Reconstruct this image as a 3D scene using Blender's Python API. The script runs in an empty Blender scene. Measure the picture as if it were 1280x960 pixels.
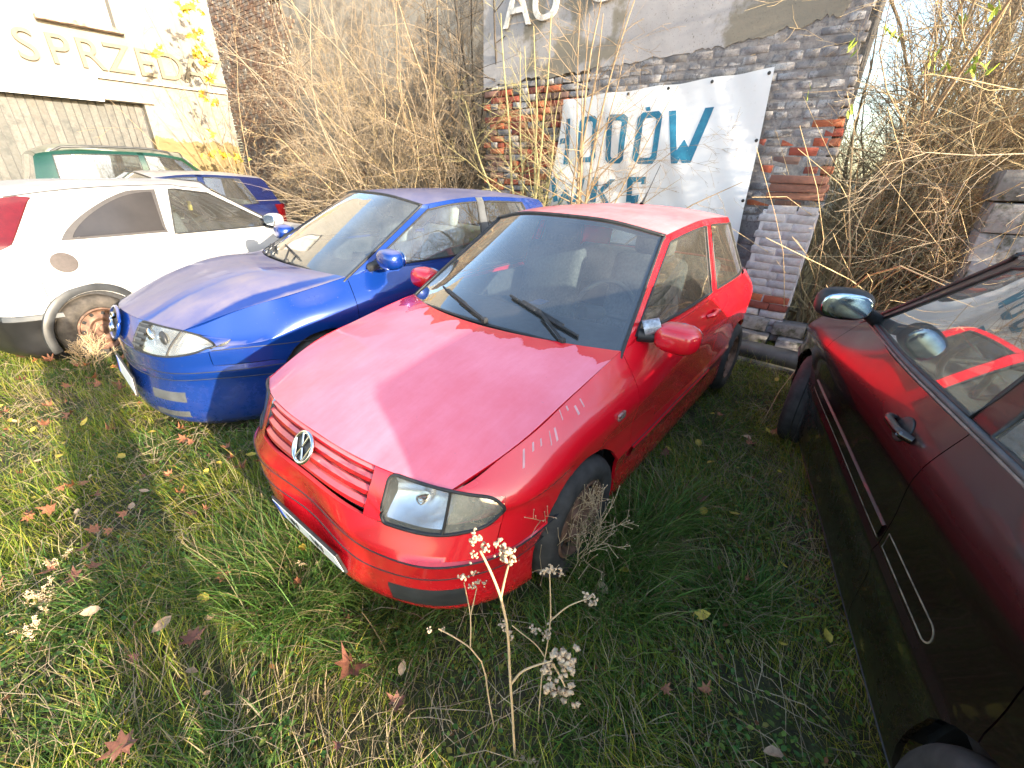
import bpy, bmesh, math, random
import numpy as np
from mathutils import Vector, Matrix, noise as mnoise

# ------------------------------------------------------------------ camera, sky, sun
SC = bpy.context.scene
COL = SC.collection
FPX = 540.0
CAM = np.array([-0.550, -1.428, 1.625])
ROT = np.array([[0.6242761, -0.7807240, 0.0273761],
                [-0.3320518, -0.2969068, -0.8953144],
                [0.7071216, 0.5498331, -0.4445927]])
cam_d = bpy.data.cameras.new("camera")
cam = bpy.data.objects.new("camera", cam_d)
COL.objects.link(cam)
cam_d.sensor_width = 36.0
cam_d.lens = FPX / 1280 * 36
cam_d.clip_start = 0.02
cam_d.clip_end = 2000
M = Matrix(((ROT[0][0], -ROT[1][0], -ROT[2][0], CAM[0]),
            (ROT[0][1], -ROT[1][1], -ROT[2][1], CAM[1]),
            (ROT[0][2], -ROT[1][2], -ROT[2][2], CAM[2]),
            (0, 0, 0, 1)))
cam.matrix_world = M
SC.camera = cam

SUN_EL = math.radians(14.2)
SUN_DIR = Vector((-0.10, -1.0, 0)).normalized()          # horizontal direction towards the sun
to_sun = Vector((SUN_DIR.x * math.cos(SUN_EL), SUN_DIR.y * math.cos(SUN_EL), math.sin(SUN_EL)))
world = bpy.data.worlds.new("World")
SC.world = world
world.use_nodes = True
wn = world.node_tree
sky = wn.nodes.new("ShaderNodeTexSky")
sky.sky_type = 'NISHITA'
sky.sun_disc = False
sky.sun_elevation = SUN_EL
sky.sun_rotation = math.atan2(SUN_DIR.x, SUN_DIR.y)
sky.air_density = 1.0
sky.dust_density = 1.2
bg = wn.nodes["Background"]
bg.inputs[1].default_value = 0.15
wn.links.new(sky.outputs[0], bg.inputs[0])
sun_d = bpy.data.lights.new("sun", 'SUN')
sun = bpy.data.objects.new("sun", sun_d)
COL.objects.link(sun)
sun_d.energy = 3.3
sun_d.angle = math.radians(0.53)
sun_d.color = (1.0, 0.87, 0.68)
sun.rotation_euler = to_sun.to_track_quat('Z', 'Y').to_euler()
SC.view_settings.view_transform = 'Standard'
SC.view_settings.look = 'None'
SC.view_settings.exposure = 2.38
SC.view_settings.gamma = 1.0
SC.cycles.max_bounces = 8
SC.cycles.transparent_max_bounces = 16
SC.cycles.use_denoising = True

rng = np.random.default_rng(11)
random.seed(11)

# ------------------------------------------------------------------ helpers
def at(u, v, n, d):
    """point of the plane n.p = d that the photograph shows at pixel (u, v)"""
    r = ROT.T @ np.array([(u - 640) / FPX, (v - 480) / FPX, 1.0])
    n = np.array(n, float)
    return CAM + r * ((d - n @ CAM) / (n @ r))

def obj(name, me, mat=None, parent=None, loc=None):
    o = bpy.data.objects.new(name, me)
    COL.objects.link(o)
    if mat is not None and len(me.materials) == 0:
        me.materials.append(mat)
    if parent is not None:
        o.parent = parent
    if loc is not None:
        o.location = loc
    return o

def tag(o, label=None, cat=None, group=None, kind=None):
    if label: o["label"] = label
    if cat: o["category"] = cat
    if group: o["group"] = group
    if kind: o["kind"] = kind
    return o

def empty(name, loc=(0, 0, 0), rz=0.0):
    o = bpy.data.objects.new(name, None)
    o.empty_display_size = 0.2
    COL.objects.link(o)
    o.location = loc
    o.rotation_euler = (0, 0, rz)
    return o

def mesh_np(name, V, F, smooth=True, angle=None):
    V = np.asarray(V, np.float32)
    me = bpy.data.meshes.new(name)
    F = np.asarray(F)
    if F.ndim == 2:
        nf, k = F.shape
        me.vertices.add(len(V)); me.vertices.foreach_set("co", V.ravel())
        me.loops.add(nf * k); me.loops.foreach_set("vertex_index", F.ravel().astype(np.int32))
        me.polygons.add(nf)
        me.polygons.foreach_set("loop_start", np.arange(0, nf * k, k, dtype=np.int32))
        me.update(calc_edges=True)
    else:
        me.from_pydata([tuple(v) for v in V], [], [tuple(f) for f in F])
        me.update()
    me.polygons.foreach_set("use_smooth", [smooth] * len(me.polygons))
    if angle is not None:
        me.set_sharp_from_angle(angle=math.radians(angle))
    return me

def bm_mesh(bm, name, smooth=False, angle=None):
    me = bpy.data.meshes.new(name)
    bm.to_mesh(me); bm.free()
    me.polygons.foreach_set("use_smooth", [smooth or angle is not None] * len(me.polygons))
    if angle is not None:
        me.set_sharp_from_angle(angle=math.radians(angle))
    return me

def add_box(bm, c, s, rot=None, bevel=0.0, jit=0.0):
    r = bmesh.ops.create_cube(bm, size=1.0)
    vs = r['verts']
    for v in vs:
        v.co = Vector((v.co.x * s[0], v.co.y * s[1], v.co.z * s[2]))
        if jit:
            v.co += Vector((random.uniform(-jit, jit), random.uniform(-jit, jit), random.uniform(-jit, jit)))
    if bevel:
        es = list({e for v in vs for e in v.link_edges})
        rr = bmesh.ops.bevel(bm, geom=es, offset=bevel, segments=1, affect='EDGES', profile=0.6)
        vs = list({v for v in rr['verts']} | {v for v in vs if v.is_valid})
    for v in vs:
        if rot is not None:
            v.co = rot @ v.co
        v.co += Vector(c)
    return vs

def box_obj(name, c, s, mat, parent=None, bevel=0.0, rot=None, angle=30, jit=0.0):
    bm = bmesh.new()
    add_box(bm, c, s, rot, bevel, jit)
    return obj(name, bm_mesh(bm, name, angle=angle), mat, parent)

def frames(P):
    T = np.gradient(P, axis=0)
    T /= np.linalg.norm(T, axis=1, keepdims=True) + 1e-9
    ref = np.where(np.abs(T[:, 2:3]) > 0.9, np.array([[1.0, 0, 0]]), np.array([[0, 0, 1.0]]))
    N = np.cross(T, ref); N /= np.linalg.norm(N, axis=1, keepdims=True) + 1e-9
    for i in range(1, len(N)):
        if N[i] @ N[i - 1] < 0: N[i] *= -1
    return N, np.cross(T, N)

class Tubes:
    """collects tapered tubes along polylines as one mesh"""
    def __init__(s): s.V, s.F, s.n = [], [], 0
    def add(s, P, r, k=4, closed=False):
        P = np.asarray(P, float); m = len(P)
        r = np.broadcast_to(np.asarray(r, float), (m,))
        if closed:
            T = np.roll(P, -1, 0) - np.roll(P, 1, 0)
            T /= np.linalg.norm(T, axis=1, keepdims=True) + 1e-9
            ref = np.array([0.31, 0.27, 0.91])
            N = np.cross(T, ref); N /= np.linalg.norm(N, axis=1, keepdims=True) + 1e-9
            B = np.cross(T, N)
        else:
            N, B = frames(P)
        a = np.arange(k) * 2 * math.pi / k
        ring = P[:, None] + r[:, None, None] * (np.cos(a)[None, :, None] * N[:, None] + np.sin(a)[None, :, None] * B[:, None])
        s.V.append(ring.reshape(-1, 3))
        i = np.arange(m if closed else m - 1)[:, None]; j = np.arange(k)[None]
        i2 = (i + 1) % m
        q = np.stack([i * k + j, i * k + (j + 1) % k, i2 * k + (j + 1) % k, i2 * k + j], -1).reshape(-1, 4)
        s.F.append(q + s.n); s.n += m * k
    def mesh(s, name):
        return mesh_np(name, np.concatenate(s.V), np.concatenate(s.F))

# ------------------------------------------------------------------ materials
def new_mat(name):
    m = bpy.data.materials.new(name); m.use_nodes = True
    nt = m.node_tree
    return m, nt, nt.nodes["Principled BSDF"]

def N(nt, t, **kw):
    n = nt.nodes.new(t)
    for k, v in kw.items():
        if k in n.inputs: n.inputs[k].default_value = v
        else: setattr(n, k, v)
    return n

def ramp(nt, src, a, b, ca=(0, 0, 0, 1), cb=(1, 1, 1, 1)):
    r = N(nt, "ShaderNodeValToRGB")
    r.color_ramp.elements[0].position = a; r.color_ramp.elements[0].color = ca
    r.color_ramp.elements[1].position = b; r.color_ramp.elements[1].color = cb
    nt.links.new(src, r.inputs[0])
    return r

def mix(nt, fac, a, b):
    m = N(nt, "ShaderNodeMix", data_type='RGBA')
    for sock, x in ((m.inputs[0], fac), (m.inputs[6], a), (m.inputs[7], b)):
        if isinstance(x, (int, float)): sock.default_value = x
        elif isinstance(x, tuple): sock.default_value = x if len(x) == 4 else (*x, 1)
        else: nt.links.new(x, sock)
    return m.outputs[2]

def math_(nt, op, a, b=0.0, clamp=False):
    m = N(nt, "ShaderNodeMath", operation=op, use_clamp=clamp)
    for sock, x in ((m.inputs[0], a), (m.inputs[1], b)):
        if isinstance(x, (int, float)): sock.default_value = x
        else: nt.links.new(x, sock)
    return m.outputs[0]

def objco(nt):
    return N(nt, "ShaderNodeTexCoord").outputs["Object"]

def noise(nt, scale, detail=6, rough=0.6, vec=None, dist=0.0):
    n = N(nt, "ShaderNodeTexNoise", Scale=scale, Detail=detail, Roughness=rough, Distortion=dist)
    nt.links.new(vec if vec is not None else objco(nt), n.inputs["Vector"])
    return n.outputs["Fac"]

def bump(nt, b, src, strength=0.3, dist=0.01):
    n = N(nt, "ShaderNodeBump", Strength=strength, Distance=dist)
    nt.links.new(src, n.inputs["Height"]); nt.links.new(n.outputs[0], b.inputs["Normal"])

def plain(name, col, rough=0.6, metal=0.0, spec=0.5, var=0.12, scale=25, bumps=0.0):
    m, nt, b = new_mat(name)
    f = noise(nt, scale)
    d = tuple(c * (1 - var * 2) for c in col); l = tuple(min(1, c * (1 + var)) for c in col)
    nt.links.new(mix(nt, ramp(nt, f, .3, .7).outputs[0], d, l), b.inputs["Base Color"])
    b.inputs["Roughness"].default_value = rough; b.inputs["Metallic"].default_value = metal
    b.inputs["Specular IOR Level"].default_value = spec
    if bumps: bump(nt, b, f, bumps, 0.004)
    return m

def paint(name, col, dust=(0.62, 0.42, 0.42), amount=0.0, lo=0.55, hi=0.85, cowl=None, grime=0.35,
          grimecol=(0.10, 0.075, 0.05), metallic=0.0, rough=0.18, dscale=3.0, streak=None, coat=1.0):
    """car paint: clear coated colour, a film of dust that has settled on upward faces, mud low on the sides"""
    m, nt, b = new_mat(name)
    co = objco(nt)
    geo = N(nt, "ShaderNodeNewGeometry")
    sx = N(nt, "ShaderNodeSeparateXYZ"); nt.links.new(geo.outputs["Normal"], sx.inputs[0])
    ox = N(nt, "ShaderNodeSeparateXYZ"); nt.links.new(co, ox.inputs[0])
    n1 = noise(nt, dscale, 8, .62, co)
    n2 = noise(nt, 40, 4, .6, co)
    fac = ramp(nt, sx.outputs[2], lo, hi).outputs[0]
    nn = math_(nt, 'ADD', math_(nt, 'MULTIPLY', ramp(nt, n1, .25, .75).outputs[0], .62), math_(nt, 'MULTIPLY', n2, .12))
    fac = math_(nt, 'MULTIPLY', fac, math_(nt, 'ADD', nn, .40), True)
    mp_ = N(nt, "ShaderNodeMapping"); mp_.inputs["Scale"].default_value = (1.3, 9.0, 1.0); nt.links.new(co, mp_.inputs["Vector"])
    fac = math_(nt, 'MULTIPLY', fac, ramp(nt, noise(nt, 2.2, 6, .7, mp_.outputs[0]), .30, .62, (.84, .84, .84, 1), (1, 1, 1, 1)).outputs[0])
    if cowl is not None:   # wiped, rain-washed strip below the windscreen with a ragged edge
        x0, curve, wid = cowl
        y2 = math_(nt, 'MULTIPLY', ox.outputs[1], ox.outputs[1])
        edge = math_(nt, 'ADD', math_(nt, 'MULTIPLY', y2, curve), x0 - wid)
        v = N(nt, "ShaderNodeTexVoronoi", Scale=9.0)
        cv = N(nt, "ShaderNodeCombineXYZ"); nt.links.new(ox.outputs[1], cv.inputs[1])
        nt.links.new(math_(nt, 'MULTIPLY', ox.outputs[0], .35), cv.inputs[0])
        nt.links.new(cv.outputs[0], v.inputs["Vector"])
        rag = math_(nt, 'ADD', math_(nt, 'MULTIPLY', v.outputs["Distance"], -.16), math_(nt, 'MULTIPLY', noise(nt, 14, 3, .6, cv.outputs[0]), .12))
        edge = math_(nt, 'ADD', edge, rag)
        dd = math_(nt, 'SUBTRACT', edge, ox.outputs[0])
        fac = math_(nt, 'MULTIPLY', fac, ramp(nt, dd, 0.0, 0.006).outputs[0])
    if streak is not None:  # stripes along the bonnet where the film is thin
        for (y0, y1, k) in streak:
            ay = math_(nt, 'ABSOLUTE', ox.outputs[1])
            c = math_(nt, 'ADD', math_(nt, 'MULTIPLY', ox.outputs[0], y1 - y0), y0)
            d = math_(nt, 'ABSOLUTE', math_(nt, 'SUBTRACT', ay, c))
            d = math_(nt, 'ADD', d, math_(nt, 'MULTIPLY', math_(nt, 'SUBTRACT', n1, .5), .06))
            fac = math_(nt, 'MULTIPLY', fac, ramp(nt, d, k * .55, k, (.12, .12, .12, 1), (1, 1, 1, 1)).outputs[0])
    fac = math_(nt, 'MULTIPLY', fac, amount, True)
    low = ramp(nt, math_(nt, 'ADD', ox.outputs[2], math_(nt, 'MULTIPLY', noise(nt, 7, 8, .7, co), .35)), .32, .72, (1, 1, 1, 1), (0, 0, 0, 1)).outputs[0]
    low = math_(nt, 'MULTIPLY', low, math_(nt, 'MULTIPLY', ramp(nt, noise(nt, 18, 8, .7, co), .35, .75).outputs[0], grime), True)
    c = mix(nt, low, col, grimecol)
    c = mix(nt, fac, c, dust)
    # fine specks of dirt
    sp = ramp(nt, noise(nt, 75, 3, .6, co), .69, .73).outputs[0]
    c = mix(nt, math_(nt, 'MULTIPLY', sp, .35 if amount else .12), c, tuple(x * .55 for x in dust))
    nt.links.new(c, b.inputs["Base Color"])
    both = math_(nt, 'MAXIMUM', fac, low)
    r = math_(nt, 'ADD', math_(nt, 'MULTIPLY', both, .55), rough + .12, True)
    nt.links.new(r, b.inputs["Roughness"])
    b.inputs["Metallic"].default_value = metallic
    if metallic: nt.links.new(math_(nt, 'MULTIPLY', math_(nt, 'SUBTRACT', 1.0, both, True), metallic), b.inputs["Metallic"])
    nt.links.new(math_(nt, 'MULTIPLY', math_(nt, 'SUBTRACT', 1.0, math_(nt, 'MULTIPLY', both, 1.15), True), coat), b.inputs["Coat Weight"])
    nt.links.new(math_(nt, 'ADD', math_(nt, 'MULTIPLY', n1, .06), rough * .2), b.inputs["Coat Roughness"])
    return m

def glass(name, tint=(0.75, 0.82, 0.80), dirt=0.08, dirtcol=(0.55, 0.52, 0.47), refl=1.0):
    m, nt, b = new_mat(name)
    nt.nodes.remove(b)
    out = nt.nodes["Material Output"]
    tr = N(nt, "ShaderNodeBsdfTransparent"); tr.inputs[0].default_value = (*tint, 1)
    gl = N(nt, "ShaderNodeBsdfGlossy", Roughness=0.015); gl.inputs[0].default_value = (refl, refl, refl, 1)
    di = N(nt, "ShaderNodeBsdfDiffuse"); di.inputs[0].default_value = (*dirtcol, 1)
    fr = N(nt, "ShaderNodeFresnel", IOR=1.6)
    f = math_(nt, 'ADD', math_(nt, 'MULTIPLY', fr.outputs[0], 1.9), .05, True)
    s1 = N(nt, "ShaderNodeMixShader"); nt.links.new(f, s1.inputs[0]); nt.links.new(tr.outputs[0], s1.inputs[1]); nt.links.new(gl.outputs[0], s1.inputs[2])
    s2 = N(nt, "ShaderNodeMixShader")
    n = math_(nt, 'ADD', math_(nt, 'MULTIPLY', ramp(nt, noise(nt, 5, 8, .65), .3, .8).outputs[0], dirt), dirt * .5)
    n = math_(nt, 'ADD', n, math_(nt, 'MULTIPLY', ramp(nt, noise(nt, 120, 2), .66, .74).outputs[0], dirt * 1.6), True)
    nt.links.new(n, s2.inputs[0]); nt.links.new(s1.outputs[0], s2.inputs[1]); nt.links.new(di.outputs[0], s2.inputs[2])
    nt.links.new(s2.outputs[0], out.inputs[0])
    return m

MAT = {}
MAT['rubber'] = plain("black_rubber", (0.025, 0.025, 0.026), .55, var=.3)
MAT['plastic'] = plain("dark_plastic", (0.035, 0.037, 0.04), .45, var=.2, scale=12)
MAT['greyplastic'] = plain("weathered_grey_plastic", (0.075, 0.08, 0.085), .6, var=.2, scale=9)
MAT['tyre'] = plain("tyre_rubber", (0.04, 0.038, 0.036), .8, var=.35, scale=14, bumps=.2)
MAT['dirtytyre'] = plain("dusty_tyre_rubber", (0.075, 0.064, 0.054), .85, var=.4, scale=9, bumps=.2)
MAT['rustrim'] = plain("rusty_steel", (0.22, 0.125, 0.085), .7, .3, var=.4, scale=16)
MAT['steelrim'] = plain("grey_steel", (0.22, 0.21, 0.20), .55, .4, var=.25, scale=16)
MAT['chrome'] = plain("chrome", (0.75, 0.75, 0.76), .12, 1.0, var=.05)
MAT['reflector'] = plain("silver_reflector", (0.90, 0.91, 0.93), .22, .8, var=.08, scale=26, bumps=.5)
MAT['mirror'] = plain("mirror_glass", (0.50, 0.60, 0.68), .10, 1.0, var=.15)
MAT['inside'] = plain("dark_cabin_trim", (0.05, 0.05, 0.055), .8, var=.2)
MAT['seat'] = plain("grey_seat_fabric", (0.13, 0.13, 0.135), .95, var=.25, scale=60)
MAT['liner'] = plain("pale_headliner", (0.42, 0.41, 0.39), .95, var=.1)
MAT['lens'] = glass("clear_lamp_lens", (0.92, 0.94, 0.95), .10, (.62, .62, .58))
MAT['hazylens'] = glass("hazy_lamp_lens", (0.93, 0.93, 0.89), .22, (.55, .54, .46))
MAT['redlens'] = plain("red_lamp_lens", (0.085, 0.002, 0.004), .12, var=.1)
MAT['glass'] = glass("car_glass", (0.62, 0.71, 0.71), .05)
MAT['dirtyglass'] = glass("dusty_car_glass", (0.68, 0.76, 0.74), .13, (.50, .50, .46))
MAT['tinted'] = plain("dusty_tinted_glass", (0.035, 0.032, 0.032), .25, var=.12, scale=4)
MAT['white'] = plain("white_plate", (0.78, 0.78, 0.75), .4, var=.06)
MAT['blackprint'] = plain("black_print", (0.02, 0.02, 0.022), .5, var=.1)
MAT['blueprint'] = plain("blue_print", (0.02, 0.06, 0.35), .5, var=.1)
MAT['blackbumper'] = plain('faded_black_bumper', (0.016, 0.016, 0.018), .3, var=.2, scale=8)
MAT['tape'] = plain("crinkled_tape", (0.42, 0.45, 0.50), .3, .3, var=.35, scale=60, bumps=.8)
MAT['bluepaper'] = plain("blue_paper", (0.05, 0.20, 0.5), .6)

# ------------------------------------------------------------------ cars
def herm(P, n, sharp=()):
    """cubic curve through the points of axis 0, n steps between neighbours; one-sided tangents at sharp points"""
    P = np.asarray(P, float); K = len(P)
    ch = np.linalg.norm(np.diff(P, axis=0), axis=-1)
    h = ch.reshape(K - 1, -1).mean(1) + 1e-6
    D = np.diff(P, axis=0) / h.reshape((K - 1,) + (1,) * (P.ndim - 1))
    mL = np.empty_like(P); mR = np.empty_like(P)
    mR[0] = D[0]; mL[0] = D[0]; mR[-1] = D[-1]; mL[-1] = D[-1]
    for k in range(1, K - 1):
        if k in sharp: mL[k], mR[k] = D[k - 1], D[k]
        else: mL[k] = mR[k] = (h[k] * D[k - 1] + h[k - 1] * D[k]) / (h[k] + h[k - 1])
    out = []
    for k in range(K - 1):
        for s in range(n):
            t = s / n
            out.append((2*t**3 - 3*t**2 + 1) * P[k] + (t**3 - 2*t**2 + t) * h[k] * mR[k]
                       + (-2*t**3 + 3*t**2) * P[k+1] + (t**3 - t**2) * h[k] * mL[k+1])
    out.append(P[-1])
    return np.stack(out)

def full(P):
    """mirror a half net (columns from the centre line outwards)"""
    P = np.asarray(P, float)
    Q = P[:, :0:-1].copy(); Q[..., 1] *= -1
    return np.concatenate([Q, P], 1)

def lamp_outline(g, sd, P, root, lamp, rad):
    """rounds the lamp opening: body-coloured fillets in the four corners, a rubber seal along the rounded edge, a divider"""
    C = [(6, 1, -1, 1), (5, 1, 1, 1), (5, 3, 1, -1), (6, 3, -1, -1)]; path = []
    V, F = [], []
    for k, ((r, c, dr, dc), (a, b)) in enumerate(zip(C, rad)):
        arc = []
        for t in np.linspace(0, math.pi / 2, 9):
            u, v = (math.sin(t), math.cos(t)) if k % 2 == 0 else (math.cos(t), math.sin(t))
            # quarter ellipse tangent to both edges of the corner
            arc.append((r + dr * a * (1 - u), c + dc * b * (1 - v)))
        if k % 2 == 0: arc = arc[::-1]
        else: arc = arc[::-1]
        n0 = len(V); V.append(surf(g, r, sd * c, .001)[0])
        V += [surf(g, q[0], sd * q[1], .001)[0] for q in arc]
        F += [(n0, n0 + 1 + i, n0 + 2 + i) for i in range(8)]
        path.append(arc)
    for q in range(4):
        me = mesh_np('lamp_surround', V[q * 10:q * 10 + 10], np.array(F[:8]), True)
        bm = bmesh.new(); bm.from_mesh(me)
        for f in bm.faces:
            f.normal_update()
            if f.normal.x > 0: f.normal_flip()
        bm.to_mesh(me); bm.free()
        obj('lamp_surround', me, P, root)
    # order the arcs into one loop: start at the inner top, go down, out, up, back
    seq = []
    for k, arc in enumerate(path):
        seq.append(arc)
    pts = []
    cur = None
    for arc in seq:
        if cur is not None and (abs(arc[0][0] - cur[0]) + abs(arc[0][1] - cur[1])) > (abs(arc[-1][0] - cur[0]) + abs(arc[-1][1] - cur[1])): arc = arc[::-1]
        if cur is None:
            nx = seq[1]
            d0 = min(abs(arc[0][0] - q[0]) + abs(arc[0][1] - q[1]) for q in nx); d1 = min(abs(arc[-1][0] - q[0]) + abs(arc[-1][1] - q[1]) for q in nx)
            if d0 < d1: arc = arc[::-1]
        if cur is not None:
            for t in np.linspace(0, 1, 10)[1:-1]: pts.append((cur[0] + (arc[0][0] - cur[0]) * t, cur[1] + (arc[0][1] - cur[1]) * t))
        pts += arc; cur = arc[-1]
    for t in np.linspace(0, 1, 10)[1:-1]: pts.append((cur[0] + (pts[0][0] - cur[0]) * t, cur[1] + (pts[0][1] - cur[1]) * t))
    tb = Tubes(); tb.add([surf(g, q[0], sd * q[1], .001)[0] for q in pts], .0062, 6, True)
    obj('lamp_seal', tb.mesh('lamp_seal'), MAT['rubber'], lamp)
    tb = Tubes(); tb.add([surf(g, r, sd * 2.0, .001)[0] for r in np.linspace(5, 6, 8)], .0055, 6)
    obj('lamp_divider', tb.mesh('lamp_divider'), MAT['rubber'], lamp)

class Grid:
    def __init__(s, net, nv, nu, sharp_r=(), sharp_c=(), outward=None):
        net = full(net); s.nv, s.nu = nv, nu
        s.R, s.C = net.shape[:2]; s.c0 = s.C // 2
        sc = set(); [sc.update((s.c0 + c, s.c0 - c)) for c in sharp_c]
        V = herm(net, nv, sharp_r)
        V = np.swapaxes(herm(np.swapaxes(V, 0, 1), nu, sc), 0, 1)
        s.V = V
        s.dead = np.zeros((V.shape[0] - 1, V.shape[1] - 1), bool)
        du = np.gradient(V, axis=1); dv = np.gradient(V, axis=0)
        Nn = np.cross(du, dv); Nn /= np.linalg.norm(Nn, axis=2, keepdims=True) + 1e-12
        ref = V - np.asarray(outward if outward is not None else V.reshape(-1, 3).mean(0))
        s.flip = np.mean(np.sum(Nn * ref, 2)) < 0
        s.Nn = -Nn if s.flip else Nn
    def arch(s, x, z, r, ymin):
        V = s.V
        cen = (V[:-1, :-1] + V[1:, :-1] + V[:-1, 1:] + V[1:, 1:]) / 4
        d = np.hypot(cen[..., 0] - x, cen[..., 2] - z)
        new = (d < r) & (np.abs(cen[..., 1]) > ymin)
        s.dead |= new
        touched = np.zeros(V.shape[:2], bool); keep = np.zeros(V.shape[:2], bool)
        for a in (0, 1):
            for b in (0, 1):
                touched[a:a + new.shape[0], b:b + new.shape[1]] |= new
                keep[a:a + new.shape[0], b:b + new.shape[1]] |= ~s.dead
        for i, j in zip(*np.nonzero(touched & keep)):
            p = V[i, j]; v = np.array([p[0] - x, p[2] - z]); v = v / (np.linalg.norm(v) + 1e-9) * r
            p[0] = x + v[0]; p[2] = z + v[1]
    def cells(s, blocks, side=0):
        """blocks: (row0, row1, col0, col1) in half-net columns; side 0 both, +1/-1 one side"""
        m = np.zeros_like(s.dead)
        for r0, r1, a, b in blocks:
            for sg in ((1, -1) if side == 0 else (side,)):
                lo, hi = (s.c0 + a, s.c0 + b) if sg > 0 else (s.c0 - b, s.c0 - a)
                m[r0 * s.nv:r1 * s.nv, lo * s.nu:hi * s.nu] = True
        return m & ~s.dead
    def geo(s, blocks, side=0, off=0.0):
        m = s.cells(blocks, side)
        V = s.V + s.Nn * off
        W = V.shape[1]
        i, j = np.nonzero(m)
        F = np.stack([i * W + j, i * W + j + 1, (i + 1) * W + j + 1, (i + 1) * W + j], 1)
        if s.flip: F = F[:, ::-1]
        u, inv = np.unique(F, return_inverse=True)
        return V.reshape(-1, 3)[u], inv.reshape(-1, 4)
    def rim(s, r0, r1, a, b, side, off=0.0):
        lo, hi = (s.c0 + a, s.c0 + b) if side > 0 else (s.c0 - b, s.c0 - a)
        if side == 0: lo, hi = s.c0 - b, s.c0 + b
        V = s.V + s.Nn * off
        i0, i1, j0, j1 = r0 * s.nv, r1 * s.nv, lo * s.nu, hi * s.nu
        return np.concatenate([V[i0, j0:j1], V[i0:i1, j1], V[i1, j1:j0:-1], V[i1:i0:-1, j0]])

def panel(name, geos, mat, parent, gap=0.0022, depth=0.016, flange=True):
    bm = bmesh.new()
    for V, F in geos:
        vs = [bm.verts.new(v) for v in V]
        for f in F:
            try: bm.faces.new([vs[k] for k in f])
            except ValueError: pass
    bmesh.ops.remove_doubles(bm, verts=bm.verts, dist=0.0004)
    bmesh.ops.dissolve_degenerate(bm, dist=0.0003, edges=bm.edges)
    bm.normal_update()
    if flange:
        be = [e for e in bm.edges if e.is_boundary]
        bv = list({v for e in be for v in e.verts})
        nrm = {v: v.normal.copy() for v in bv}
        mv = {}
        for v in bv:
            c = sum((f.calc_center_median() for f in v.link_faces), Vector()) / max(1, len(v.link_faces)) - v.co
            c -= nrm[v] * c.dot(nrm[v])
            if c.length > 1e-6: mv[v] = c.normalized() * min(gap, c.length * .5)
        for v, d in mv.items(): v.co += d
        r = bmesh.ops.extrude_edge_only(bm, edges=be)
        for v in [g for g in r['geom'] if isinstance(g, bmesh.types.BMVert)]:
            o = min(bv, key=lambda q: (q.co - v.co).length_squared) if False else None
        # new verts coincide with the old ones: match through the connecting edges
        newv = {g for g in r['geom'] if isinstance(g, bmesh.types.BMVert)}
        for v in newv:
            for e in v.link_edges:
                q = e.other_vert(v)
                if q in nrm:
                    v.co = q.co - nrm[q] * depth
                    break
    return obj(name, bm_mesh(bm, name, angle=38), mat, parent)

def skin(name, VF, mat, parent):
    return obj(name, mesh_np(name, *VF, smooth=True), mat, parent)

def lathe(name, prof, n, mat, parent, axis='Y'):
    prof = np.array(prof, float); a = np.arange(n) * 2 * math.pi / n
    V = np.stack([prof[:, 0][:, None] * np.cos(a), np.repeat(prof[:, 1][:, None], n, 1), prof[:, 0][:, None] * np.sin(a)], -1)
    m = len(prof); i = np.arange(m - 1)[:, None]; j = np.arange(n)[None]
    F = np.stack([i * n + j, i * n + (j + 1) % n, (i + 1) * n + (j + 1) % n, (i + 1) * n + j], -1).reshape(-1, 4)
    me = mesh_np(name, V.reshape(-1, 3), F, True, 35)
    return obj(name, me, mat, parent)

def wheel(parent, x, y, z, r, mat_t, mat_r, steer=0.0, w=0.18):
    s = 1 if y > 0 else -1
    hub = lathe('wheel', [(0.0, -.02), (.11, -.02), (.11, -.09), (0, -.09)], 16, MAT['rubber'], parent)
    hub.location = (x, y, z); hub.rotation_euler = (0, 0, steer + (0 if s > 0 else math.pi))
    rr = r * .62; h = w / 2
    lathe('tyre', [(rr, h - .02), (rr + .012, h - .004), (r - .055, h + .006), (r - .022, h - .006), (r - .006, h - .028), (r, h - .05),
                   (r, .018), (r - .007, .014), (r - .007, -.014), (r, -.018), (r, -h + .05), (r - .02, -h + .008), (rr, -h + .02)], 40, mat_t, hub)
    rim = lathe('rim', [(rr + .004, h - .012), (rr - .008, h - .006), (rr - .02, h - .03), (rr - .035, h - .055), (r * .40, h - .030), (r * .33, h - .022),
                        (r * .22, h - .05), (r * .12, h - .045), (r * .10, h - .02), (0, h - .015)], 32, mat_r, hub)
    bm = bmesh.new()
    for k in range(10):
        a = k * math.pi / 5
        R = Matrix.Rotation(-a, 3, 'Y')
        add_box(bm, R @ Vector((r * .46, h - .038, 0)), (.03, .012, .026), R, .005)
    obj('vent_holes', bm_mesh(bm, 'vent_holes', angle=30), MAT['rubber'], hub)['kind'] = 'stuff'
    return hub

def rounded(name, c, s, mat, parent, rot=None, bev=.05, seg=3):
    bm = bmesh.new(); bmesh.ops.create_cube(bm, size=1)
    for v in bm.verts: v.co = Vector((v.co.x * s[0], v.co.y * s[1], v.co.z * s[2]))
    bmesh.ops.bevel(bm, geom=bm.edges[:], offset=bev, segments=seg, affect='EDGES', profile=.5)
    for v in bm.verts:
        if rot is not None: v.co = rot @ v.co
        v.co += Vector(c)
    return obj(name, bm_mesh(bm, name, smooth=True), mat, parent)

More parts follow.
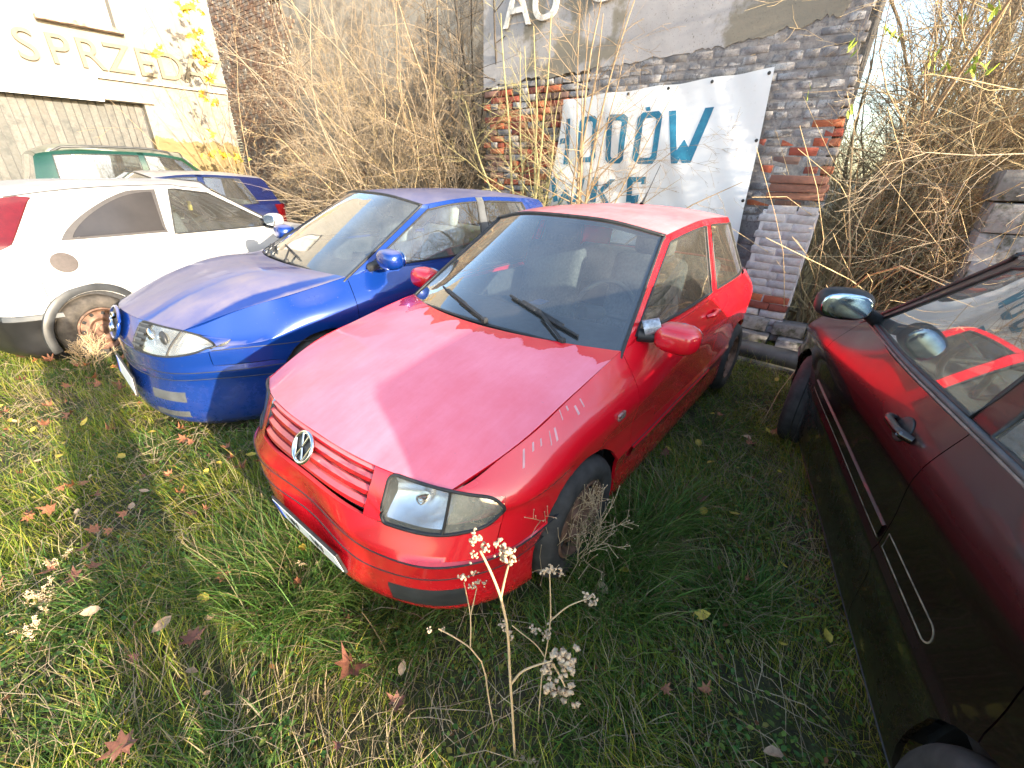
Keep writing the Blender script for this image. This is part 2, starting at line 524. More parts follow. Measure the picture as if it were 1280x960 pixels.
def seat(parent, x, y, z, mat):
    RY = lambda a: Matrix.Rotation(a, 3, 'Y')
    st = rounded('seat', (x, y, z), (.50, .50, .16), mat, parent, RY(-.12), .06)
    rounded('seat_back', (x + .33, y, z + .36), (.14, .48, .62), mat, st, RY(.28), .06)
    rounded('headrest', (x + .44, y, z + .74), (.09, .26, .17), mat, st, RY(.2), .04)
    return st

# body net of a small hatchback, nose at x = 0, x runs to the tail, one half (y >= 0)
PX = [0, .76, 1.14, 1.80, 3.17, 3.743]
PZ = [0, .47, .93, 1.418]
def base_nets():
    c_y = [0, .42, .62, .755]
    lev = [  # z, nose x, half width, setback factor, tail x
        (.085, .075, .740, 1.0, 3.62), (.155, .005, .785, 1.0, 3.69), (.375, -.050, .805, 1.0, 3.735), (.455, -.065, .826, 1.0, 3.743),
        (.49, -.048, .818, 1.0, 3.735), (.575, -.004, .815, 1.0, 3.70), (.715, .075, .812, 1.0, 3.685)]
    back = [0, .045, .145, .30]
    sx = [.76, 1.16, 1.80, 2.42, 3.02, 3.42]
    sk = [.985, 1.0, 1.0, 1.0, .99, .955]
    Lw = []
    for i, (z, nx, w, sf, tx) in enumerate(lev):
        row = []
        for j in range(4):
            y = c_y[j] * w / .815 * (1 if j < 3 else .985)
            zz = z + ((0.008, 0.004, -.016, -.050)[j] if i == 6 else 0) + ((0, -.014, -.026, -.004)[j] if i == 5 else 0) - (.012 * j if i in (4,) else 0)
            row.append((nx + back[j] * sf * (.8 if i == 6 else 1), y, zz))
        for j in range(6):
            zz = z
            if i == 6: zz = .745 + .02 * j
            if i == 5: zz = z + .005 * j
            row.append((sx[j], w * sk[j], zz))
        for (bx, by) in ((.11, .80), (.03, .42), (0, 0)):
            row.append((tx - bx, by * w, lev[i][0] if i < 6 else .83))
        Lw.append(row)
    L6 = Lw[6]
    top = [L6[0], L6[1], L6[2], (.40, .680, .765), (.78, .703, .848), (1.17, .705, .912), (1.80, .757, .928), (2.42, .757, .940),
           (3.02, .745, .952), (3.42, .70, .958), (3.60, .60, .955), (3.66, .33, .958), (3.67, 0, .958)]
    Lw.append(top)
    Lw = np.array(Lw)
    G = [[(1.00, 0, .925), (1.03, .35, .92), (1.14, .715, .880), (1.27, .712, .905), (1.85, .748, .915), (2.36, .748, .925), (2.47, .748, .928),
          (3.22, .725, .945), (3.56, .60, .94), (3.64, .33, .945), (3.66, 0, .945)]]
    G.append([(1.02, 0, .94), (1.05, .35, .935), (1.165, .708, .900), (1.30, .708, .945), (1.86, .742, .955), (2.36, .742, .963), (2.475, .742, .965),
              (3.20, .718, .98), (3.54, .595, .985), (3.61, .33, .99), (3.63, 0, .99)])
    G.append([(1.70, 0, 1.378), (1.715, .3, 1.368), (1.795, .572, 1.312), (1.87, .590, 1.300), (2.10, .610, 1.332), (2.40, .612, 1.345), (2.485, .612, 1.345),
              (3.02, .595, 1.322), (3.41, .50, 1.300), (3.455, .28, 1.322), (3.465, 0, 1.325)])
    G.append([(1.73, 0, 1.396), (1.745, .3, 1.386), (1.825, .575, 1.333), (1.90, .578, 1.342), (2.12, .588, 1.366), (2.40, .585, 1.380), (2.485, .585, 1.380),
              (3.04, .570, 1.358), (3.37, .49, 1.332), (3.40, .28, 1.352), (3.405, 0, 1.357)])
    G = np.array(G)
    roofc = [(1.92, 1.414), (2.12, 1.432), (2.40, 1.436), (2.485, 1.435), (3.02, 1.405)]
    hoodc = [(.28, .800), (.70, .900)]
    return Lw, G, roofc, hoodc

def build_car(name, label, cat, loc, yaw, sp, group=None):
    root = empty(name, loc, yaw); tag(root, label, cat, group)
    Lw, G, roofc, hoodc = base_nets()
    mx = lambda x: np.interp(x, PX, sp['X'])
    mz = lambda z: np.interp(z, PZ, sp['Z']); my = sp['W'] / .826
    def mp(A):
        A = np.array(A, float); A[..., 0] = mx(A[..., 0]); A[..., 1] *= my; A[..., 2] = mz(A[..., 2]); return A
    Lw, G = mp(Lw), mp(G)
    roofc = [(float(mx(a)), float(mz(b))) for a, b in roofc]; hoodc = [(float(mx(a)), float(mz(b))) for a, b in hoodc]
    if 'edit' in sp: sp['edit'](Lw, G, roofc, hoodc)
    P, D = sp['paint'], sp.get('detail', 2)
    fa, ra, wr = sp['fa'], sp['ra'], sp.get('wr', .29)
    ar = sp.get('arch', wr + .035)
    nu, nv = (10, 5) if D >= 2 else (6, 3)
    low = Grid(Lw, nv, nu, sharp_r=sp.get('sharp_r', (2, 3, 4)), outward=(fa + 1, 0, .6))
    gh = Grid(G, nv, nu, sharp_c=(2, 3, 8), sharp_r=(1, 2), outward=(fa + 1.3, 0, 1.0))
    for ax in (fa, ra): low.arch(ax, wr + .0, ar, .45 * my)
    # roof skin spanning the roof edge
    fr = [0, .30, .62, .88, 1.0]
    rows = [[G[3][0], (G[3][0] * .72 + G[3][1] * .28), G[3][1], G[3][2] * .6 + G[3][1] * .4, G[3][2]]]
    for k, (cx, cz) in enumerate(roofc):
        s = G[3][3 + k]
        rows.append([(s[0] + (cx - s[0]) * (1 - f * f), s[1] * f, s[2] + (cz - s[2]) * (1 - f ** 2.3)) for f in fr])
    rows.append([G[3][10], (G[3][10] * .7 + G[3][9] * .3), G[3][9], G[3][8] * .6 + G[3][9] * .4, G[3][8]])
    roof = Grid(np.array(rows), 6, 4, outward=(fa + 1, 0, 0))
    panel('roof', [roof.geo([(0, 6, 0, 4)])], sp.get('roofpaint', P), root, gap=.003)
    obj('headliner', mesh_np('headliner', *roof.geo([(0, 6, 0, 4)], 0, -.035)), MAT['liner'], root)
    # bonnet
    L6 = low.V[6 * nv, low.c0 * nu:(low.c0 + 2) * nu + 1]
    ye = Lw[6][2][1]; hf = [0, .36, .70, 1.0]
    row0 = [[np.interp(f * ye, L6[:, 1], L6[:, k]) for k in range(3)] for f in hf]
    rows = [row0]
    for k, (cx, cz) in enumerate(hoodc):
        s = Lw[7][3 + k]
        rows.append([(s[0] + (cx - s[0]) * (1 - f * f), s[1] * f, s[2] + (cz - s[2]) * (1 - f ** sp.get('hoodcrown', 2.2))) for f in hf])
    gc, gs = G[0][0], Lw[7][5]
    rows.append([(gc[0] - .05 + (gs[0] - gc[0] + .05) * f * f, gs[1] * f, gs[2] + (gc[2] + .012 - gs[2]) * (1 - f ** 2.2)) for f in hf])
    rows = np.array(rows)
    if 'hoodedit' in sp: sp['hoodedit'](rows)
    hood = Grid(rows, 7, 7, outward=(fa, 0, 0))
    panel('bonnet', [hood.geo([(0, 3, 0, 3)])], sp.get('hoodpaint', P), root, gap=.003, depth=.02)
    # cowl under the wiper area
    cw = Tubes()
    rowsb = np.array([rows[-1] + (-.03, 0, -.022), [(G[0][0] if i == 0 else G[0][1] * .9 + G[0][0] * .1 if i == 1 else (G[0][1] * .35 + G[0][2] * .65) if i == 2 else G[0][2]) + (.03, 0, -.006) for i in range(4)]])
    cg = Grid(rowsb, 2, 6, outward=(fa, 0, 0))
    obj('cowl', mesh_np('cowl', *cg.geo([(0, 1, 0, 3)])), MAT['rubber'], root)
    bump_m = sp.get('bumperpaint', P)
    # front
    fb = panel('front_bumper', [low.geo([(0, 4, 0, 4), (4, 5, 0, 3)])], bump_m, root)
    back = [low.geo([(0, 4, 8, 12)])]
    panel('rear_bumper', back, sp.get('rearbumper', bump_m), root)
    for sd in (1, -1):
        panel('fender', [low.geo([(4, 5, 3, 5), (5, 7, 3, 5), (6, 7, 2, 3), (0, 4, 4, 5)], sd)], P, root)
        dr = panel('door', [low.geo([(1, 7, 5, 7)], sd), gh.geo([(0, 1, 3, 5), (2, 3, 3, 5)], sd)], P, root)
        if sp.get('four'):
            panel('rear_door', [low.geo([(1, 7, 7, 8)], sd), gh.geo([(0, 1, 6, 7), (2, 3, 5, 7)], sd)], P, root)
            panel('quarter_panel', [low.geo([(4, 7, 8, 9), (0, 1, 5, 8)], sd)], P, root)
        else:
            panel('quarter_panel', [low.geo([(4, 7, 7, 9), (0, 4, 7, 8), (0, 1, 5, 7)], sd), gh.geo([(0, 1, 6, 7), (2, 3, 6, 7)], sd)], P, root)
        pl = panel('pillar', [gh.geo([(0, 3, 2, 3)], sd)], sp.get('pillarpaint', P), root)
        panel('pillar', [gh.geo([(0, 3, 5, 6)], sd)], sp.get('bpillar', P), root)
        if 'rearlight' in sp:
            sp['rearlight'](root, low, gh, sd)
        else:
            panel('rear_lamp', [low.geo([(5, 7, 9, 10)], sd)], MAT['redlens'], root)
            panel('pillar', [gh.geo([(0, 3, 7, 8)], sd)], P, root); panel('corner_panel', [low.geo([(4, 5, 9, 10)], sd)], P, root)
        # glass
        g1 = skin('side_window', gh.geo([(1, 2, 3, 5)], sd, -.004), sp.get('glass', MAT['glass']), dr)
        g2 = skin('rear_side_window', gh.geo([(1, 2, 6, 7)], sd, -.004), sp.get('qglass', sp.get('glass', MAT['glass'])), root)
        if sp.get('qskip'): bpy.data.objects.remove(g2); g2 = None
        for (a, b, pr) in ((3, 5, g1), (6, 7, g2)):
            if pr is None: continue
            t = Tubes(); t.add(gh.rim(1, 2, a, b, sd, -.001), .0075, 6, True)
            obj('window_seal', t.mesh('window_seal'), MAT['rubber'], dr if pr is g1 else root)
        # lamp
        if D >= 1:
            hl = skin('headlight', low.geo([(5, 6, 1, 2)], sd, -.001), sp.get('lens', MAT['lens']), root)
            V, F = low.geo([(5, 6, 1, 2)], sd, 0)
            c = V.mean(0)
            Vb = c + (V - c) * .93
            rad = np.linalg.norm((V - c) * (.5, 1.0, 1.8), axis=1); rad = rad / rad.max()
            Vb[:, 0] += .02 + .055 * (1 - np.clip(rad * 1.3, 0, 1) ** 2)
            obj('reflector', mesh_np('reflector', Vb, F), MAT['reflector'], hl)
            lamp_outline(low, sd, P, root, hl, sp.get('lampr', ((.30, .16), (.30, .14), (.50, .42), (.42, .40))))
            rounded('bulb', tuple(c + (.035, 0, 0)), (.05, .035, .035), MAT['chrome'], hl, None, .012, 2)
            il = skin('indicator', low.geo([(5, 6, 2, 3)], sd, -.001), sp.get('indlens', MAT['hazylens']), root)
            V, F = low.geo([(5, 6, 2, 3)], sd, 0); c = V.mean(0); Vb = c + (V - c) * .94 + np.array([.035, -.02 * sd, 0])
            obj('reflector', mesh_np('reflector', Vb, F), MAT['reflector'], il)
    # hatch with rear glass
    panel('tailgate', [low.geo([(4, 7, 10, 12)]), gh.geo([(0, 1, 8, 10), (2, 3, 8, 10)])], P, root)
    skin('rear_window', gh.geo([(1, 2, 8, 10)], 0, -.003), sp.get('glass', MAT['glass']), root)
    ws = skin('windscreen', gh.geo([(0, 3, 0, 2)], 0, -.002), sp.get('wsglass', MAT['glass']), root)
    t = Tubes(); t.add(gh.rim(0, 3, 0, 2, 0, 0), .010, 6, True); obj('window_seal', t.mesh('window_seal'), MAT['rubber'], ws)
    # black printed border inside the glass
    VV = gh.V - gh.Nn * .006
    i0, i1 = 0, 3 * nv; j0, j1 = (gh.c0 - 2) * nu, (gh.c0 + 2) * nu
    S = VV[i0:i1 + 1, j0:j1 + 1]; cc = S.mean((0, 1))
    b = np.concatenate([S[0, :-1], S[:-1, -1], S[-1, :0:-1], S[:0:-1, 0]])
    inn = []
    for p in b:
        inn.append(p)
    b2 = b.copy(); nb = len(b)
    wid = .03
    lo_i, hi_i = 0, S.shape[0] - 1
    up = (S[-1] - S[0]); 
    def border(i, j): return S[i, j]
    q = []
    mlen = np.linalg.norm(S[-1, S.shape[1] // 2] - S[0, S.shape[1] // 2]); wl = np.linalg.norm(np.diff(S[0], axis=0), axis=1).sum()
    fu, fv = wid / wl, wid / mlen
    from_i = lambda x: np.clip(x, 0, 1)
    def samp(a, bb):
        a = np.clip(a, 0, 1) * (S.shape[0] - 1); bb = np.clip(bb, 0, 1) * (S.shape[1] - 1)
        ia, jb = int(min(a, S.shape[0] - 2)), int(min(bb, S.shape[1] - 2)); ta, tb = a - ia, bb - jb
        return (S[ia, jb] * (1 - ta) * (1 - tb) + S[ia + 1, jb] * ta * (1 - tb) + S[ia, jb + 1] * (1 - ta) * tb + S[ia + 1, jb + 1] * ta * tb)
    n1 = 40; Vq, Fq = [], []
    par = [(0, k / n1) for k in range(n1)] + [(k / n1, 1) for k in range(n1)] + [(1, 1 - k / n1) for k in range(n1)] + [(1 - k / n1, 0) for k in range(n1)]
    for (a, bb) in par:
        Vq.append(samp(a, bb)); Vq.append(samp(fv * 2.2 + a * (1 - 3.0 * fv), fu + bb * (1 - 2 * fu)))
    m = len(par)
    Fq = [(2 * k, 2 * ((k + 1) % m), 2 * ((k + 1) % m) + 1, 2 * k + 1) for k in range(m)]
    obj('glass_border', mesh_np('glass_border', Vq, np.array(Fq)), MAT['rubber'], ws)
    # wheels
    wy = sp['W'] - .095
    st = sp.get('steer', 0)
    for (x, y) in ((fa, wy), (fa, -wy), (ra, wy), (ra, -wy)):
        wheel(root, x, y, wr, wr, sp.get('tyre', MAT['tyre']), sp.get('rimmat', MAT['steelrim']), st if x == fa else 0)
    # underbody, wheel housings and cabin tub
    L = sp['X'][-1]
    bm = bmesh.new()
    add_box(bm, (L / 2, 0, .24), (L - .5, 2 * wy - .28, .06))
    add_box(bm, (L / 2, 0, .30), (ra - fa - 2 * ar - .04, 2 * sp['W'] - .12, .10))
    for x in (fa, ra):
        add_box(bm, (x, 0, .52), (2 * ar + .06, 2 * wy - .30, .5))
        for sd in (1, -1):
            for k in range(9):
                a0 = math.pi * (k + .5) / 9
                add_box(bm, (x + math.cos(a0) * (ar + .022), sd * (wy - .10), wr + math.sin(a0) * (ar + .022)), (.02, .20, 2 * (ar + .03) * math.tan(math.pi / 18) + .012),
                        Matrix.Rotation(-a0, 3, 'Y'))
    obj('underbody', bm_mesh(bm, 'underbody'), MAT['rubber'], root)
    bz = G[1][4][2]
    bm = bmesh.new()
    for sd in (1, -1):
        add_box(bm, ((G[0][3][0] + G[0][7][0]) / 2, sd * (G[0][4][1] - .055), (bz + .38) / 2), (G[0][7][0] - G[0][3][0], .03, bz - .40 - .02), None, .01)
    add_box(bm, (G[0][7][0] - .1, 0, .62), (.05, 2 * G[0][4][1] - .2, .5))
    add_box(bm, ((G[0][7][0] + G[0][9][0]) / 2 - .05, 0, bz - .08), (.42, 2 * G[0][8][1], .02))
    obj('cabin_trim', bm_mesh(bm, 'cabin_trim'), MAT['inside'], root)
    # dashboard follows the base of the windscreen
    dn = []
    for (dx, dz, yk) in ((.0, -.035, .97), (.26, -.01, .99), (.42, -.03, .99), (.50, -.12, .99), (.50, -.34, .99)):
        dn.append([(G[0][i][0] + dx + .03, G[0][i][1] * yk, G[0][0][2] + dz - (.02 if i == 2 else 0)) for i in (0, 1, 2)])
    dg = Grid(np.array(dn), 4, 5, outward=(G[0][0][0], 0, .3))
    obj('dashboard', mesh_np('dashboard', *dg.geo([(0, 4, 0, 2)])), sp.get('dash', MAT['inside']), root)
    # seats, steering wheel
    sx = G[0][5][0] - .52; sz = sp.get('seatz', .50)
    for sd in (1, -1): seat(root, sx, sd * .36, sz, sp.get('seatmat', MAT['seat']))
    rb = rounded('rear_bench', (sx + .85, 0, sz), (.48, 1.2, .16), sp.get('seatmat', MAT['seat']), root, None, .05)
    rounded('bench_back', (sx + 1.12, 0, sz + .30), (.13, 1.2, .55), sp.get('seatmat', MAT['seat']), rb, Matrix.Rotation(.3, 3, 'Y'), .05)
    t = Tubes(); a = np.linspace(0, 2 * math.pi, 28, endpoint=False)
    R = Matrix.Rotation(.42, 3, 'Y'); c = Vector((G[0][0][0] + .64, -.36, G[0][0][2] - .02))
    ring = np.array([c + R @ Vector((0, .185 * math.cos(x), .185 * math.sin(x))) for x in a])
    t.add(ring, .014, 6, True)
    for x in (0, math.pi, -math.pi / 2): t.add([c + R @ Vector((-.02, .03 * math.cos(x), .03 * math.sin(x))), c + R @ Vector((0, .18 * math.cos(x), .18 * math.sin(x)))], .016, 5)
    t.add([c + R @ Vector((-.03, 0, 0)), c + R @ Vector((-.25, 0, -.04))], .035, 8)
    obj('steering_wheel', t.mesh('steering_wheel'), sp.get('wheelmat', MAT['rubber']), root)
    # interior mirror
    ic = G[2][0] * .92 + G[0][0] * .08 + np.array([.07, 0, -.02])
    rounded('rear_view_mirror', tuple(ic), (.03, .22, .06), MAT['rubber'], root, None, .012, 2)
    for sd in (1, -1):
        if sp.get('mirror', True):
            mc = G[1][3] + np.array(sp.get('mirroff', (.10, .155, .075))); mc[1] *= sd
            sp.get('mirrorfn', door_mirror)(root, Vector(mc), sd, P, Vector((G[1][3][0] + .03, sd * (G[1][3][1] - .01), G[1][3][2] + .0)))
    root_data = dict(root=root, low=low, gh=gh, hood=hood, L=Lw, G=G, roof=roof)
    if 'extra' in sp: sp['extra'](root_data)
    return root_data

def superell(c, s, e=2.6, n=20, m=12, rot=None, taper=0.0):
    V, F = [], []
    f = lambda t, p: math.copysign(abs(t) ** p, t)
    for i in range(m + 1):
        th = -math.pi / 2 + math.pi * i / m
        for j in range(n):
            ph = 2 * math.pi * j / n
            p = Vector((s[0] * f(math.cos(th), 2 / e) * f(math.cos(ph), 2 / e), s[1] * f(math.cos(th), 2 / e) * f(math.sin(ph), 2 / e), s[2] * f(math.sin(th), 2 / e)))
            p.z *= 1 - taper * p.y / s[1]; p.x *= 1 - .5 * taper * p.y / s[1]
            if rot is not None: p = rot @ p
            V.append(tuple(p + Vector(c)))
    for i in range(m):
        for j in range(n): F.append((i * n + j, i * n + (j + 1) % n, (i + 1) * n + (j + 1) % n, (i + 1) * n + j))
    return V, np.array(F)

def door_mirror(root, c, sd, P, base, size=(.075, .105, .068), armmat=None):
    V, F = superell((0, 0, 0), size, 2.8)
    V = [(c.x + x, c.y + (y if sd > 0 else -y), c.z + z) for x, y, z in V]
    if sd < 0: F = F[:, ::-1]
    sh = obj('door_mirror', mesh_np('door_mirror', V, F), P, root)
    V, F = superell((0, 0, 0), (.008, size[1] * .86, size[2] * .82), 2.6, 20, 8)
    V = [(c.x + size[0] * .93 + x, c.y + y, c.z + z) for x, y, z in V]
    obj('mirror_glass', mesh_np('mirror_glass', V, F), MAT['mirror'], sh)
    t = Tubes(); d = Vector((0, sd * size[1] * .7, 0))
    t.add([base, base.lerp(c - d, .6) + Vector((0, 0, -.01)), c - d * .9], [.034, .03, .03], 8)
    obj('mirror_arm', t.mesh('mirror_arm'), armmat or MAT['rubber'], sh)
    # black triangle at the foot of the mirror
    bm = bmesh.new()
    q = [base + Vector((-.09, 0.004 * sd, -.035)), base + Vector((.13, .004 * sd, -.03)), base + Vector((.13, -.028 * sd, .105))]
    vs = [bm.verts.new(v) for v in q] + [bm.verts.new(v + Vector((0, -sd * .02, 0))) for v in q]
    bm.faces.new(vs[:3]); bm.faces.new(vs[5:2:-1])
    for k in range(3): bm.faces.new([vs[k], vs[(k + 1) % 3], vs[3 + (k + 1) % 3], vs[3 + k]])
    bmesh.ops.recalc_face_normals(bm, faces=bm.faces)
    obj('mirror_foot', bm_mesh(bm, 'mirror_foot'), MAT['rubber'], sh)
    return sh

def project(P):
    q = (np.asarray(P, float) - CAM) @ ROT.T
    return np.stack([640 + FPX * q[..., 0] / q[..., 2], 480 + FPX * q[..., 1] / q[..., 2]], -1)

def surf(g, r, c, off=0.0):
    """point of a grid at fractional net coordinates (row, half-net column, sign of c = side)"""
    a = np.clip(r * g.nv, 0, g.V.shape[0] - 1.001); b = np.clip((g.c0 + c) * g.nu, 0, g.V.shape[1] - 1.001)
    i, j = int(a), int(b); s, t = a - i, b - j
    f = lambda A: A[i, j] * (1 - s) * (1 - t) + A[i + 1, j] * s * (1 - t) + A[i, j + 1] * (1 - s) * t + A[i + 1, j + 1] * s * t
    n = f(g.Nn); n = n / np.linalg.norm(n)
    return f(g.V) + n * off, n

def line_on(g, r, c0, c1, off, rad, name, mat, parent, n=60, k=6):
    t = Tubes(); rr = r if callable(r) else (lambda c: r)
    t.add([surf(g, rr(c), c, off)[0] for c in np.linspace(c0, c1, n)], rad, k)
    return obj(name, t.mesh(name), mat, parent)

def strip_on(g, r0, r1, c0, c1, off, name, mat, parent, n=40):
    """moulding that stands proud of a grid between two rows"""
    V, F = [], []
    cs = np.linspace(c0, c1, n)
    for c in cs:
        for (r, o) in ((r0, 0.0), (r0 + (r1 - r0) * .12, off), (r1 - (r1 - r0) * .12, off), (r1, 0.0)):
            V.append(surf(g, r, c, o)[0])
    for i in range(n - 1):
        for k in range(3): F.append((4 * i + k, 4 * i + k + 1, 4 * i + 5 + k, 4 * i + 4 + k))
    me = mesh_np(name, V, np.array(F), True, 30)
    bm = bmesh.new(); bm.from_mesh(me); bmesh.ops.recalc_face_normals(bm, faces=bm.faces)
    bm.faces.ensure_lookup_table()
    f = bm.faces[len(bm.faces) // 2]; 
    if f.normal.dot(Vector(surf(g, (r0 + r1) / 2, (c0 + c1) / 2)[1])) < 0: bmesh.ops.reverse_faces(bm, faces=bm.faces)
    bm.to_mesh(me); bm.free()
    return obj(name, me, mat, parent)

def bar(bm, a, b, w, h, up=(0, 0, 1)):
    a, b = Vector(a), Vector(b); d = b - a; L = d.length
    x = d.normalized(); y = Vector(up).cross(x).normalized(); z = x.cross(y)
    R = Matrix((x, y, z)).transposed()
    add_box(bm, (a + b) / 2, (L, w, h), R, min(w, h) * .2)

def wiper(gh, root, piv, tip, blade0, blade1, off=.012):
    """arm from the pivot to the middle of the blade; (row, column) pairs on the windscreen grid"""
    P = lambda q, o: Vector(surf(gh, q[0], q[1], o)[0])
    n = Vector(surf(gh, .5, 0)[1])
    bm = bmesh.new()
    m = ((blade0[0] + blade1[0]) / 2, (blade0[1] + blade1[1]) / 2)
    bar(bm, P(piv, .03), P(m, .035), .014, .010, n)
    add_box(bm, P(piv, .02), (.03, .03, .03), None, .006)
    arm = obj('wiper', bm_mesh(bm, 'wiper', angle=30), MAT['rubber'], root)
    bm = bmesh.new()
    pts = [P((blade0[0] + (blade1[0] - blade0[0]) * t, blade0[1] + (blade1[1] - blade0[1]) * t), off) for t in np.linspace(0, 1, 8)]
    for a, b in zip(pts[:-1], pts[1:]): bar(bm, a, b, .012, .014, n)
    bar(bm, P(blade0, off + .012).lerp(P(blade1, off + .012), .2), P(blade0, off + .012).lerp(P(blade1, off + .012), .8), .016, .012, n)
    obj('wiper_blade', bm_mesh(bm, 'wiper_blade', angle=30), MAT['rubber'], arm)

def handle(g, root, r, c, mat, L=.18, key=True, recess=False):
    p, n = surf(g, r, c, 0); q, _ = surf(g, r, c + .1 * (1 if c > 0 else -1), 0)
    d = Vector(q - p).normalized(); n = Vector(n); up = n.cross(d)
    t = Tubes()
    pts = [Vector(p) + d * x + n * h for x, h in ((-L / 2, .0), (-L / 2 + .012, .022), (-L / 4, .034), (L / 4, .034), (L / 2 - .012, .022), (L / 2, 0))]
    t.add(pts, [.013, .015, .014, .014, .016, .014], 8)
    h = obj('door_handle', t.mesh('door_handle'), mat, root)
    if recess:
        V, F = superell((0, 0, 0), (.055, .045, .004), 2.0, 20, 6)
        R = Matrix((d, up, n)).transposed()
        obj('handle_recess', mesh_np('handle_recess', [tuple(Vector(p) + R @ Vector(v)) for v in V], F), MAT['rubber'], h)
    if key:
        t = Tubes(); c0 = Vector(p) + d * (L / 2 - .012)
        t.add([c0 + n * .02, c0 + n * .042], .010, 10); obj('lock', t.mesh('lock'), MAT['chrome'], h)
    return h

def flat_text(body, size, depth=0.0):
    cu = bpy.data.curves.new("lettering", 'FONT'); cu.body = body; cu.size = size; cu.extrude = depth
    cu.align_x = 'CENTER'; cu.align_y = 'CENTER'
    o = bpy.data.objects.new("lettering", cu); COL.objects.link(o)
    dg = bpy.context.evaluated_depsgraph_get()
    me = bpy.data.meshes.new_from_object(o.evaluated_get(dg)); me.name = "letter"
    bpy.data.objects.remove(o); bpy.data.curves.remove(cu)
    return me

def plate(root, c, normal, text_at, w=.52, h=.114, dirt=None):
    n = Vector(normal).normalized(); u = Vector((0, -1, 0)); v = n.cross(u).normalized()
    if v.z < 0: v = -v
    R = Matrix((u, v, n)).transposed()
    bm = bmesh.new(); add_box(bm, c, (w + .02, h + .02, .012), R, .004)
    fr = obj('number_plate', bm_mesh(bm, 'number_plate', angle=30), MAT['rubber'], root)
    bm = bmesh.new(); add_box(bm, Vector(c) + n * .005, (w, h, .006), R, .001)
    obj('plate_face', bm_mesh(bm, 'plate_face', angle=30), MAT['white'], fr)
    bm = bmesh.new(); add_box(bm, Vector(c) + n * .0065 - u * (w / 2 - .024), (.04, h - .008, .006), R)
    obj('country_band', bm_mesh(bm, 'country_band'), MAT['blueprint'], fr)
    for x, ch in text_at:
        me = flat_text(ch, .085, .0008)
        o = obj('letter', me, MAT['blackprint'], fr)
        Mx = R.to_4x4(); Mx.translation = Vector(c) + n * .0095 + u * x
        o.matrix_local = Mx

# ---- red hatchback, the nearest of the row
RED = (0.64, 0.006, 0.018)
P_red = paint("red_car_paint", RED, (0.62, 0.27, 0.28), .30, .66, .95, grime=.22, grimecol=(.16, .05, .03), rough=.12)
P_redhood = paint("red_bonnet_paint_with_dust", RED, (0.80, 0.27, 0.35), .92, .55, .80, cowl=(.955, .40, .055), rough=.15, dscale=2.2)
P_redroof = paint("red_roof_paint_with_dust", RED, (0.70, 0.30, 0.31), .85, .70, .93, rough=.2, dscale=2.5)

DUSTRUN = plain('dried_dust_run', (.62, .36, .38), .9)
def polo_extra(d):
    root, low, gh, L, G = d['root'], d['low'], d['gh'], d['L'], d['G']
    # grille: dark back, four body-coloured slats, badge
    V, F = low.geo([(5, 6, 0, 1)], 0, -.03)
    gr = obj('grille', mesh_np('grille', V, F), MAT['rubber'], root)
    for k in range(4):
        r0 = 5 + .10 + k * .225; s = strip_slat(low, r0, r0 + .165, -.86, .86, gr, P_redroof)
    for sd in (1, -1): strip_on(low, 5.0, 6.0, sd * .85, sd * 1.0, .003, 'grille_end', P_red, gr, 8)
    c, n = surf(low, 5.52, 0, .016)
    badge(root, Vector(c), Vector(n), .058)
    plate(root, tuple(surf(low, 1.62, 0, .022)[0]), (-1, 0, -.22), ((-.085, 'W'), (.10, 'W')), .48, .10)
    for r in (2.0, 3.05): line_on(low, r, -4.0 + .25, 4.0 - .25, -.0005, .0035, 'bumper_line', MAT['rubber'], root, 90)
    for sd in (1, -1):
        strip_on(low, 1.25, 1.72, sd * 1.2, sd * 2.5, .004, 'bumper_vent', MAT['plastic'], root)
        line_on(low, 2.05, sd * 5.02, sd * 6.98, .0, .0035, 'door_line', MAT['rubber'], root)
        line_on(low, 3.0, sd * 5.02, sd * 6.98, .0, .003, 'door_line', MAT['rubber'], root)
        strip_on(low, 2.1, 2.95, sd * 5.03, sd * 6.97, .010, 'rub_strip', P_red, root)
        handle(low, root, 6.45, sd * 6.72, P_red, .15)
        c, n = surf(low, 5.75, sd * 4.55, .004)
        rounded('side_repeater', tuple(c), (.065, .016, .034), MAT['hazylens'], root, None, .007, 3)
    # dried runs of dust on the near wing
    for k in range(9):
        c_ = -3.15 - .11 * k + random.uniform(-.02, .02); r_ = 6.97 - random.uniform(0, .25)
        strip_on(low, r_ - random.uniform(.12, .38), r_, c_, c_ - random.uniform(.012, .035), .0007, 'dust_run', DUSTRUN, root, 4)
    # wipers, antenna, paper behind the glass
    wiper(gh, root, (.3, -1.30), None, (1.22, -.20), (1.04, -1.45))
    wiper(gh, root, (.3, -.12), None, (1.15, 1.25), (1.03, .20))
    t = Tubes(); b, n = surf(d['roof'], 4.6, 0, 0)
    t.add([b, Vector(b) + Vector((.02, 0, .012)), Vector(b) + Vector((.10, 0, .10)), Vector(b) + Vector((.25, 0, .27))], [.018, .012, .004, .003], 6)
    obj('aerial', t.mesh('aerial'), MAT['rubber'], root)
    box_obj('paper', (1.44, -.06, .955), (.10, .07, .004), MAT['bluepaper'], root)
    # crinkled tape round the arm of the near mirror
    base = G[1][3]
    t = Tubes(); a = Vector((base[0] + .05, -(base[1] + .012), base[2] + .03)); b = Vector((base[0] + .085, -(base[1] + .075), base[2] + .055))
    t.add([a, a.lerp(b, .5), b], [.040, .036, .034], 10)
    obj('tape_wrap', t.mesh('tape_wrap'), MAT['tape'], root)

